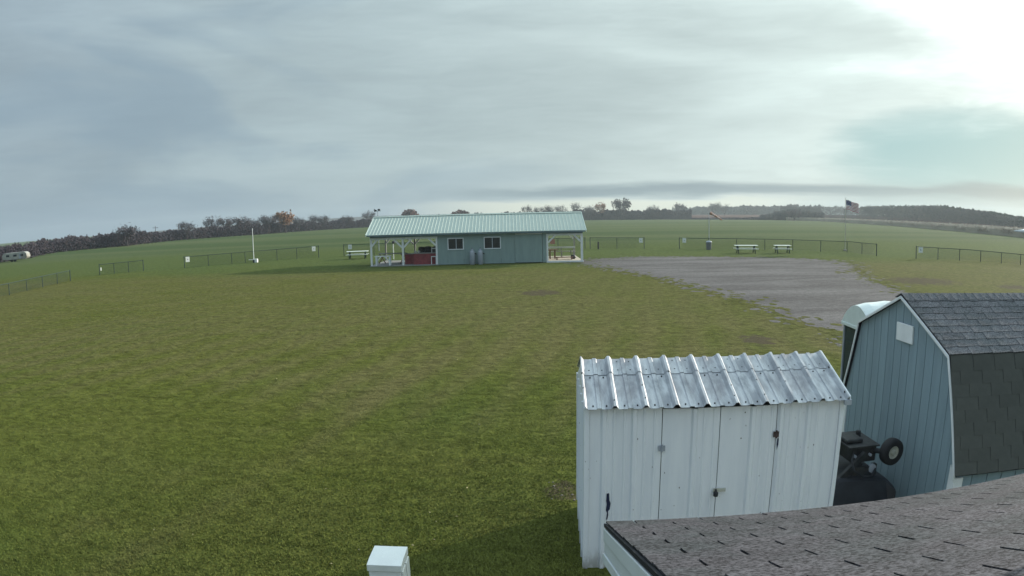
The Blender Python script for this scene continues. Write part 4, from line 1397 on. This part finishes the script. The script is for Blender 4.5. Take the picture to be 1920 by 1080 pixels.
# rolled edge along the top of the roof
pt = Vector((0, -0.075 + math.cos(ra) * rl, SZ0 + 0.012 + math.sin(ra) * rl))
MB().prism([(SW + 0.027, -0.08, SZ0 - 0.03), (SW + 0.027, SD / 2, pt.z - 0.05), (SW + 0.027, SD + 0.08, SZ0 - 0.03), (SW + 0.027, SD + 0.08, SZ0 + 0.05), (SW + 0.027, SD / 2, pt.z + 0.045), (SW + 0.027, -0.08, SZ0 + 0.055)], (0.012, 0, 0)).build('rake_trim', M['white_metal'], S)
MB().box(SW - 0.03, -0.095, SZ0 - 0.035, SW + 0.045, -0.06, SZ0 + 0.02).build('rake_end', M['steel'], S)
# hasp and padlock, hinges, chipped paint
hp = MB().box(DX[1] - 0.035, -0.030, 0.868, DX[1] + 0.095, -0.020, 0.905).build('hasp', M['rim'], S)
MB().lathe([(0.012, 0.0), (0.026, 0.005), (0.026, 0.045), (0.012, 0.05)], 10, (DX[1] - 0.012, -0.045, 0.825)).build('padlock', M['machine'], hp)
MB().box(DX[1] - 0.022, -0.05, 0.87, DX[1] - 0.002, -0.03, 0.90).build('shackle', M['machine'], hp)
for (x_, z_) in ((DX[0], 1.37), (DX[2], 1.47), (DX[0], 0.33), (DX[2], 0.33)):
    hn = MB().cyl((x_, -0.022, z_ - 0.04), (x_, -0.022, z_ + 0.04), 0.011, n=8)
    hn.box(x_ - 0.035, -0.021, z_ - 0.03, x_ + 0.035, -0.0185, z_ + 0.03)
    hn.build('hinge', M['rust'] if x_ == DX[2] else M['steel'], S)


def chip(pts_, m_, y_=-0.0025):
    MB().prism([(x_, y_, z_) for x_, z_ in pts_], (0, 0.002, 0)).build('paint_chip', m_, S)


chip([(0.238, 0.88), (0.262, 0.885), (0.268, 0.80), (0.280, 0.77), (0.272, 0.70), (0.255, 0.68), (0.258, 0.64), (0.250, 0.585), (0.236, 0.58), (0.246, 0.66), (0.232, 0.69), (0.240, 0.76), (0.234, 0.80)], M['chip'], -0.0048)
chip([(1.082, 0.655), (1.096, 0.66), (1.098, 0.63), (1.088, 0.61), (1.084, 0.63)], M['chip'], -0.0045)
chip([(1.998, 1.42), (2.012, 1.43), (2.016, 1.37), (2.006, 1.33), (2.0, 1.30), (1.995, 1.36)], M['chip'], -0.0235)
for _ in range(26):
    x_, z_ = rnd.uniform(0.1, SW - 0.1), rnd.uniform(0.1, 1.72)
    s_ = rnd.uniform(0.003, 0.007)
    chip([(x_ + s_ * math.cos(a) * rnd.uniform(0.6, 1.2), z_ + s_ * 1.6 * math.sin(a) * rnd.uniform(0.6, 1.2)) for a in (0, 1.05, 2.1, 3.14, 4.2, 5.2)], M['rust'], -0.0052)

# ------------------------------------------------------------------ gambrel shed (barn shape)
B = thing('gambrel_shed', 'blue barn shaped shed with shingled gambrel roof and white gable vent panel', 'shed', (4.89, 6.985, 0))
gd = Vector((0.0757, 0.9971, 0)).normalized()      # along the gable wall, away from the camera
rdv = Vector((0.980, -0.199, 0)).normalized()        # along the ridge
gn = Vector((gd.y, -gd.x, 0))                       # into the shed, square to the gable
LEN = 3.1
BK, EV, WH = 1.19, 1.635, 1.575
ZE, ZB, ZP = 0.96, 2.20, 2.71


def bp(s, t, z):
    v = gd * s + rdv * t
    return Vector((v.x, v.y, z))


def roofz(s):
    s = abs(s)
    return ZP - (ZP - ZB) * s / BK if s < BK else ZB - (ZB - ZE) * (s - BK) / (EV - BK)


# gable boards between the grooves
nbd = 16
bw = 2 * WH / nbd
for i in range(nbd):
    s0, s1 = -WH + i * bw + 0.006, -WH + (i + 1) * bw - 0.006
    tops = [s0] + [q_ for q_ in (-BK, 0.0, BK) if s0 < q_ < s1] + [s1]
    poly = [bp(s0, 0.0, 0.02), bp(s1, 0.0, 0.02)] + [bp(q_, 0.0, roofz(q_) - 0.035) for q_ in reversed(tops)]
    MB().prism(poly, gn * 0.014).build('board', M['blue_siding'], B)
poly = [bp(-WH, 0, 0.0), bp(WH, 0, 0.0), bp(WH, 0, roofz(WH) - 0.03), bp(BK, 0, ZB - 0.03), bp(0, 0, ZP - 0.03), bp(-BK, 0, ZB - 0.03), bp(-WH, 0, roofz(WH) - 0.03)]
MB().prism([p + gn * 0.010 for p in poly], gn * 0.012).build('gable_wall', M['blue_groove'], B)
poly = [bp(-WH, LEN - 0.05, 0.0), bp(WH, LEN - 0.05, 0.0), bp(WH, LEN - 0.05, roofz(WH) - 0.03), bp(BK, LEN - 0.05, ZB - 0.03), bp(0, LEN - 0.05, ZP - 0.03), bp(-BK, LEN - 0.05, ZB - 0.03), bp(-WH, LEN - 0.05, roofz(WH) - 0.03)]
MB().prism(poly, gn * 0.02).build('back_wall', M['blue_siding'], B)
# side walls under the eaves
nsd = 14
for i in range(nsd):
    t0, t1 = 0.03 + i * (LEN - 0.08) / nsd, 0.018 + (i + 1) * (LEN - 0.08) / nsd
    MB().prism([bp(-WH, t0, 0.02), bp(-WH, t1, 0.02), bp(-WH, t1, 1.06), bp(-WH, t0, 1.06)], gd * 0.02).build('board', M['blue_siding'], B)
MB().prism([bp(WH, 0.03, 0.0), bp(WH, LEN - 0.05, 0.0), bp(WH, LEN - 0.05, 1.06), bp(WH, 0.03, 1.06)], -gd * 0.02).build('side_wall', M['blue_siding'], B)
# white corner boards
MB().prism([bp(-WH - 0.012, -0.022, 0.0), bp(-WH + 0.10, -0.022, 0.0), bp(-WH + 0.10, -0.022, 1.02), bp(-WH - 0.012, -0.022, 0.93)], gn * 0.02).build('corner_board', M['white_paint'], B)
MB().prism([bp(-WH - 0.024, -0.02, 0.0), bp(-WH - 0.024, 0.10, 0.0), bp(-WH - 0.024, 0.10, 0.90), bp(-WH - 0.024, -0.02, 0.90)], gd * 0.02).build('corner_board', M['white_paint'], B)
MB().prism([bp(WH - 0.10, -0.022, 0.0), bp(WH + 0.012, -0.022, 0.0), bp(WH + 0.012, -0.022, 0.93), bp(WH - 0.10, -0.022, 1.02)], gn * 0.02).build('corner_board', M['white_paint'], B)
# vent panel
MB().prism([bp(-0.295, -0.03, 2.135), bp(0.115, -0.03, 2.125), bp(0.118, -0.03, 2.355), bp(-0.292, -0.03, 2.36)], gn * 0.028).build('vent_panel', M['white_paint'], B, 0.008)
# roof deck under the shingles
prof = [(-EV, ZE), (-BK, ZB), (0, ZP), (BK, ZB), (EV, ZE)]
OV = 0.045
for (a, b) in zip(prof, prof[1:]):
    n_ = Vector((0, 0, 1)).lerp(Vector((0, 0, 1)), 0)
    MB().prism([bp(a[0], -OV, a[1] - 0.022), bp(b[0], -OV, b[1] - 0.022), bp(b[0], LEN, b[1] - 0.022), bp(a[0], LEN, a[1] - 0.022)], (0, 0, 0.020)).build('roof_deck', M['shingle_dark'], B)
    dz = 0.055 if abs(b[1] - a[1]) < 0.8 else 0.09
    MB().prism([bp(a[0], -OV - 0.022, a[1] - dz * 0.8), bp(b[0], -OV - 0.022, b[1] - dz * 0.8 + (0 if b[1] < ZP else 0)), bp(b[0], -OV - 0.022, b[1] - 0.012), bp(a[0], -OV - 0.022, a[1] - 0.012)], gn * 0.02).build('rake_trim', M['white_paint'], B)


def shingle_mesh(w_, h_, th_, slot=0.006):
    """one tab: wedge, thick at its lower edge; x across, y up the slope"""
    a, b = slot / 2, w_ - slot / 2
    vs = [(a, 0, 0), (b, 0, 0), (b, h_, 0), (a, h_, 0), (a, 0, th_), (b, 0, th_), (b, h_, th_ * 0.35), (a, h_, th_ * 0.35)]
    return MB().raw(vs, [(0, 3, 2, 1), (4, 5, 6, 7), (0, 1, 5, 4), (1, 2, 6, 5), (2, 3, 7, 6), (3, 0, 4, 7)])


def frame(o_, xa, ya, za):
    m_ = Matrix((( xa.x, ya.x, za.x, o_.x), (xa.y, ya.y, za.y, o_.y), (xa.z, ya.z, za.z, o_.z), (0, 0, 0, 1)))
    return m_


def lay(parent, origin, xa, ya, za, length, slope, exp, tab, m_, th_, stag, slot, rag=0.0, name='shingle', hide=0.0):
    """courses of tabs from the eave up"""
    full = shingle_mesh(tab, exp * 1.25, th_, slot).mesh('shingle', m_)
    nco = int(round(slope / exp))
    for c_ in range(nco):
        off = -((c_ * stag) % 1.0) * tab
        k = 0
        while off + k * tab < length:
            x0, x1 = off + k * tab, off + (k + 1) * tab
            k += 1
            if x1 <= 0.02:
                continue
            cl0, cl1 = max(x0, 0.0), min(x1, length)
            lift = rnd.uniform(0, rag)
            o_ = origin + xa * cl0 + ya * (c_ * exp) + za * (0.0035 + rnd.uniform(0, 0.0012))
            za2 = (za - ya * lift).normalized()
            me_ = full if cl1 - cl0 > tab - 1e-4 else shingle_mesh(cl1 - cl0, exp * 1.25, th_, slot).mesh('shingle', m_)
            inst(name, me_, parent, mw=frame(o_, xa, ya, za))


xa = rdv
for (s0, z0, s1, z1, nco, sm) in ((-BK, ZB, 0.0, ZP, 9, 'shingle_barn'), (-EV, ZE, -BK, ZB, 9, 'shingle_shaded')):
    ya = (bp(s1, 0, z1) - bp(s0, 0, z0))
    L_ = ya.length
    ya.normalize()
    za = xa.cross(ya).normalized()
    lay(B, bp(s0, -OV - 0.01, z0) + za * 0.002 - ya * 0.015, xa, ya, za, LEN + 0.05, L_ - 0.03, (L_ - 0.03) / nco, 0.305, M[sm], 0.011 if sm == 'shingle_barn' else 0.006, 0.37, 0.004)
# ridge shingles
ncap = 27
for i in range(ncap):
    t0 = -OV - 0.01 + i * 0.118
    mb = MB()
    for sg in (-1, 1):
        p0 = bp(0, t0, ZP + 0.012 + 0.006)
        p1 = bp(0, t0 + 0.15, ZP + 0.012)
        dd = bp(sg * 0.155, 0, -0.155 * (ZP - ZB) / BK) - bp(0, 0, 0)
        poly = [p0, p1, p1 + dd, p0 + dd]
        mb.prism(poly, (0, 0, 0.007))
    mb.build('ridge_shingle', M['shingle_barn'], B)

# ------------------------------------------------------------------ portable toilet behind the gambrel shed
T = thing('portable_toilet', 'dark portable toilet with white domed roof behind the gambrel shed', 'portable toilet', (5.80, 10.15, 0), R(-4.3))
TW, TD, TZ = 1.10, 1.10, 1.80
MB().box(0.02, -TD + 0.02, 0.08, TW - 0.02, -0.02, TZ - 0.03).build('body', M['toilet_dark'], T)
for k in range(3):
    MB().box(0.004, -TD + 0.10 + k * 0.31, 0.22, 0.018, -TD + 0.36 + k * 0.31, TZ - 0.28).build('side_panel', M['toilet_dark'], T, 0.006)
for (x_, y_) in ((0.0, -0.045), (0.0, -TD), (TW - 0.045, -0.045), (TW - 0.045, -TD)):
    MB().box(x_, y_, 0.08, x_ + 0.045, y_ + 0.045, TZ).build('corner_post', M['toilet_dark'] if y_ < -0.5 else M['steel'], T)
MB().box(-0.04, -TD - 0.04, 0.0, TW + 0.04, 0.04, 0.08).build('skid', M['machine'], T)
MB().box(0.2, -0.015, 0.15, 0.9, 0.005, TZ - 0.1).build('door', M['toilet_dark'], T)
MB().box(-0.035, -TD - 0.035, TZ - 0.02, TW + 0.035, 0.035, TZ + 0.04).build('roof_rim', M['translucent_roof'], T, 0.01)
mb = MB()
vs, fs = [], []
na, nr = 14, 6
for i in range(na + 1):
    u = i / na
    for j in range(nr + 1):
        v = j / nr
        hgt = 0.40 * (math.sin(math.pi * u) ** 0.75) * (0.86 + 0.14 * math.sin(math.pi * v))
        rib = 0.012 if j % 2 else 0.0
        vs.append((-0.025 + (TW + 0.05) * v, -TD - 0.02 + (TD + 0.04) * u, TZ + 0.04 + hgt + rib * math.sin(math.pi * u)))
for i in range(na):
    for j in range(nr):
        a = i * (nr + 1) + j
        fs.append((a, a + 1, a + nr + 2, a + nr + 1))
# closed ends
nv = len(vs)
for j in (0, nr):
    ring = [i * (nr + 1) + j for i in range(na + 1)]
    fs.append(tuple(reversed(ring)) if j == 0 else tuple(ring))
mb.raw(vs, fs)
mb.build('domed_roof', M['translucent_roof'], T, smooth=False)

# ------------------------------------------------------------------ machine stored between the sheds
K = thing('stored_machine', 'dark machine on end between the sheds with one small wheel on a stub axle', 'machine', (4.10, 6.9, 0), 0)
MB().prism([(-0.45, -0.62, 0.0), (0.50, -0.62, 0.0), (0.52, -0.60, 0.42), (0.40, -0.45, 0.55), (-0.30, -0.45, 0.62), (-0.46, -0.52, 0.45)], (0, 1.1, 0)).build('cover', M['tarp'], K, 0.05)
MB().box(-0.05, -0.30, 0.72, 0.30, 0.18, 0.92).build('gearbox', M['machine'], K, 0.015)
MB().box(-0.12, -0.34, 0.925, 0.32, 0.22, 0.945).build('top_plate', M['machine'], K, 0.004)
MB().box(-0.02, -0.34, 0.54, 0.10, -0.22, 0.72).build('bracket', M['machine'], K, 0.01)
MB().cyl((0.22, 0.0, 0.56), (0.02, -0.2, 0.74), 0.05, 0.05, 10).build('lift_arm', M['machine'], K)
for (x_, y_) in ((-0.02, -0.32), (0.20, -0.32), (0.09, -0.32)):
    MB().cyl((x_, y_ - 0.02, 0.82), (x_, y_ + 0.03, 0.82), 0.018, n=8).build('bolt', M['steel'], K)
MB().cyl((0.25, -0.28, 0.86), (0.39, -0.49, 0.885), 0.032, 0.032, 10).build('axle', M['machine'], K)
MB().bar((-0.1, -0.36, 0.66), (0.27, -0.36, 0.66), 0.05, 0.06).build('frame_bar', M['machine'], K)
MB().bar((-0.25, -0.40, 0.58), (0.10, -0.36, 0.86), 0.05, 0.07).build('frame_bar', M['machine'], K)
MB().bar((0.27, -0.33, 0.10), (0.27, -0.33, 0.70), 0.06, 0.06).build('upright', M['machine'], K)
MB().lathe([(0.03, -0.03), (0.11, -0.03), (0.09, 0.0), (0.11, 0.03), (0.03, 0.03)], 18, (0.02, -0.36, 0.60), axis='Y').build('pulley', M['machine'], K)
MB().lathe([(0.02, -0.02), (0.055, -0.02), (0.055, 0.02), (0.02, 0.02)], 14, (0.22, -0.37, 0.66), axis='Y').build('pulley', M['steel'], K)
MB().box(-0.10, -0.22, 0.947, 0.14, 0.08, 1.00).build('shroud', M['machine'], K, 0.02)
MB().cyl((0.20, 0.02, 0.945), (0.20, 0.02, 1.02), 0.035, 0.03, 10).build('filler_cap', M['black'], K)
hm_ = MB()
hp_ = [Vector((-0.05, -0.33, 0.86)), Vector((-0.12, -0.42, 0.80)), Vector((-0.10, -0.48, 0.70)), Vector((0.02, -0.50, 0.62)), Vector((0.16, -0.47, 0.60)), Vector((0.26, -0.40, 0.66))]
for a_, b_ in zip(hp_, hp_[1:]):
    hm_.cyl(a_, b_, 0.013, 0.013, 6)
hm_.build('hose', M['black'], K)
wl = bpy.data.objects.new('wheel', None)
col.objects.link(wl)
wl.parent = K
wl.location = (0.415, -0.47, 0.89)
wl.rotation_euler = (0, 0, R(8))
MB().lathe([(0.085, -0.055), (0.135, -0.065), (0.165, -0.045), (0.170, 0.0), (0.165, 0.045), (0.135, 0.065), (0.085, 0.055)], 26, axis='Y', caps=False).build('tyre', M['tyre'], wl, smooth=True)
MB().lathe([(0.088, -0.02), (0.082, -0.046), (0.060, -0.030), (0.034, -0.030), (0.028, -0.066), (0.010, -0.068)], 20, axis='Y').build('rim', M['rim'], wl, smooth=False)

# ------------------------------------------------------------------ near building: roof with shingles falling away from the camera
NB = thing('near_building', 'white sided building whose grey shingled roof fills the lower right corner', 'building', (0.4117, 2.6165, 0))
sl_, aa = 0.4115, -0.045
u3 = Vector((math.cos(aa), math.sin(aa), 0))
vp = Vector((u3.y, -u3.x, 0))
if vp.y > 0: vp = -vp
v3 = (vp + Vector((0, 0, sl_))).normalized()       # up the slope, towards the camera
EZN = 2.314
nrmN = u3.cross(v3)
if nrmN.z < 0: nrmN = -nrmN
NL, NS = 3.75, 2.75
E0 = Vector((0, 0, EZN))
nco = 22
expN = 0.125
tabN = 0.305
xa, ya = u3, v3
za = nrmN
full = shingle_mesh(tabN, expN * 1.12, 0.0075, 0.0105).mesh('shingle', M['shingle_near'])
u_first = 0.128 * 0.924 - tabN * 2
for c_ in range(nco):
    o0 = u_first - (0.5 * tabN if c_ % 2 else 0.0)
    for k in range(18):
        x0 = o0 + k * tabN
        x1 = x0 + tabN
        if x1 < 0.015 or x0 > NL:
            continue
        cl0, cl1 = max(x0, -0.012), min(x1, NL)
        me_ = full if cl1 - cl0 > tabN - 1e-4 else shingle_mesh(cl1 - cl0, expN * 1.12, 0.0075, 0.0105).mesh('shingle', M['shingle_near'])
        ox = rnd.uniform(-0.0015, 0.0015)
        o_ = E0 + xa * (cl1 + ox) + ya * (c_ * expN - 0.018) + za * (0.004 + rnd.uniform(0, 0.001))
        inst('shingle', me_, NB, mw=frame(o_, -xa, ya, za))
MB().prism([E0 - ya * 0.01, E0 + xa * NL - ya * 0.01, E0 + xa * NL + ya * NS, E0 + ya * NS], -za * 0.02).build('roof_deck', M['shingle_dark'], NB)
top = E0 + ya * NS
# far slope down behind the camera
y2 = Vector((vp.x, vp.y, -sl_)).normalized()
MB().prism([top, top + xa * NL, top + xa * NL + y2 * 2.9, top + y2 * 2.9], (0, 0, -0.03)).build('roof_slope', M['shingle_near'], NB)
MB().bar(E0 + xa * -0.011 - ya * 0.02 - za * 0.006, E0 + xa * -0.011 + ya * NS - za * 0.006, 0.012, 0.016, za).build('drip_edge', M['shingle_dark'], NB)
# white clad rake board with stepped profile, eave fascia, soffit and walls
def rake(dx, d0, d1, th_):
    a_ = E0 + xa * dx
    return MB().prism([a_ - Vector((0, 0, d0)) - ya * 0.005, a_ - Vector((0, 0, d0)) + ya * NS, a_ - Vector((0, 0, d1)) + ya * NS, a_ - Vector((0, 0, d1)) - ya * 0.005], xa * th_)
rake(-0.020, 0.022, 0.085, 0.03).build('rake_board', M['white_metal'], NB, 0.003)
rake(-0.014, 0.087, 0.150, 0.025).build('rake_board', M['white_metal'], NB, 0.003)
rake(-0.020, 0.152, 0.200, 0.03).build('rake_board', M['white_metal'], NB, 0.003)
a_ = E0 - Vector((0, 0, 0.02))
MB().prism([a_ + xa * 0.012, a_ + xa * NL, a_ + xa * NL - Vector((0, 0, 0.17)), a_ + xa * 0.012 - Vector((0, 0, 0.17))], vp * 0.02).build('eave_fascia', M['white_metal'], NB)
MB().prism([E0 + xa * 0.012 - Vector((0, 0, 0.185)) + vp * 0.022, E0 + xa * NL - Vector((0, 0, 0.185)) + vp * 0.022, E0 + xa * NL - Vector((0, 0, 0.185)) + vp * 0.38, E0 + xa * 0.012 - Vector((0, 0, 0.185)) + vp * 0.38], (0, 0, 0.012)).build('soffit', M['white_metal'], NB)
wz = EZN - 0.2
for k in range(14):
    z0 = k * 0.15
    if z0 + 0.15 > wz: break
    MB().prism([xa * 0.28 + vp * 0.36 + Vector((0, 0, z0)), xa * 0.28 + vp * 4.6 + Vector((0, 0, z0)), xa * 0.295 + vp * 4.6 + Vector((0, 0, z0 + 0.148)), xa * 0.295 + vp * 0.36 + Vector((0, 0, z0 + 0.148))], xa * 0.015).build('siding_board', M['white_metal'], NB)
MB().prism([xa * 0.30 + vp * 0.37, xa * (NL - 0.1) + vp * 0.37, xa * (NL - 0.1) + vp * 0.37 + Vector((0, 0, wz)), xa * 0.30 + vp * 0.37 + Vector((0, 0, wz))], vp * 0.06).build('wall', M['white_metal'], NB)

# white boom on a mast on this roof, its tip in the picture at the right edge
t = thing('antenna_boom', 'white tapered boom tip poking in at the right edge above the corn', 'boom', (2.62, 1.74, 0))
MB().cyl((0, 0, 2.60), (0, 0, 3.90), 0.022, 0.02, 10).build('mast', M['steel'], t)
tip, root = Vector((1.52 - 2.62, 1.545 - 1.74, 3.664)), Vector((0, 0, 3.655))
mid_ = tip.lerp(root, 0.10)
mb = MB()
mb.cyl(tip, mid_, 0.0015, 0.0105, 10).cyl(mid_, root, 0.0105, 0.016, 10)
mb.build('arm', M['white_plastic'], t, smooth=True)

# ------------------------------------------------------------------ white utility box in the foreground
U = thing('utility_box', 'white metal utility pedestal on the lawn at the bottom edge', 'utility box', (-1.255, 4.645, 0), R(-1.5))
BW, BD, BH = 0.292, 0.30, 0.90
MB().box(0.006, 0.004, 0.0, BW - 0.012, BD - 0.008, BH - 0.055).build('cabinet', M['white_paint'], U, 0.004)
MB().prism([(-0.004, -0.008, BH - 0.075), (-0.004, BD + 0.004, BH - 0.075), (-0.004, BD + 0.004, BH), (-0.004, 0.105, BH), (-0.004, -0.008, BH - 0.012)], (BW + 0.004, 0, 0)).build('cap', M['white_plastic'], U, 0.004)
MB().box(BW - 0.010, 0.020, 0.05, BW + 0.004, 0.150, BH - 0.085).build('side_door', M['white_plastic'], U, 0.003)
MB().box(BW - 0.010, 0.165, 0.05, BW + 0.008, BD - 0.012, BH - 0.085).build('side_panel', M['white_plastic'], U, 0.003)
MB().box(BW - 0.014, 0.150, 0.05, BW - 0.006, 0.165, BH - 0.085).build('seam', M['black'], U)

# stones on the worn patch behind the white shed, dry leaves on the lawn
mb = MB()
for _ in range(12):
    x_, y_ = 0.62 + rnd.gauss(0, 0.16), 7.95 + rnd.gauss(0, 0.2)
    s_ = rnd.uniform(0.008, 0.02)
    mb.lathe([(s_ * 0.5, -0.005), (s_, s_ * 0.4), (s_ * 0.8, s_ * 0.8), (s_ * 0.2, s_ * 1.0)], 6, (x_, y_, 0))
tag(mb.build('stones', M['stone']), 'loose stones on the bare patch behind the white shed', 'stones', kind='stuff')
mb = MB()
for _ in range(60):
    a = R(rnd.uniform(-40, 12))
    dd = rnd.uniform(4.6, 22)
    x_, y_ = dd * math.sin(a), dd * math.cos(a)
    if x_ > 0.3 and y_ < 9: continue
    s_ = rnd.uniform(0.010, 0.022)
    th_ = rnd.uniform(0, 6.3)
    c_, sn = math.cos(th_) * s_, math.sin(th_) * s_
    mb.prism([(x_ + c_, y_ + sn, 0.035), (x_ - sn * 0.5, y_ + c_ * 0.5, 0.045), (x_ - c_, y_ - sn, 0.036), (x_ + sn * 0.5, y_ - c_ * 0.5, 0.04)], (0, 0, 0.002))
tag(mb.build('fallen_leaves', M['dry_leaf']), 'scattered dry leaves on the lawn', 'leaves', kind='stuff')

# ------------------------------------------------------------------ thin haze
hm = bpy.data.materials.new('haze')
hm.use_nodes = True
ht = NT(hm.node_tree)
for n in list(ht.n):
    ht.n.remove(n)
pv = ht.node('ShaderNodeVolumePrincipled')
pv.inputs['Color'].default_value = (0.80, 0.92, 0.97, 1)
pv.inputs['Density'].default_value = 0.00032
pv.inputs['Anisotropy'].default_value = 0.35
ho = ht.node('ShaderNodeOutputMaterial')
ht.l.new(pv.outputs[0], ho.inputs['Volume'])
hz = MB().box(-1010, -160, -1.2, 1010, 1010, 24).build('haze', hm)
tag(hz, kind='stuff')
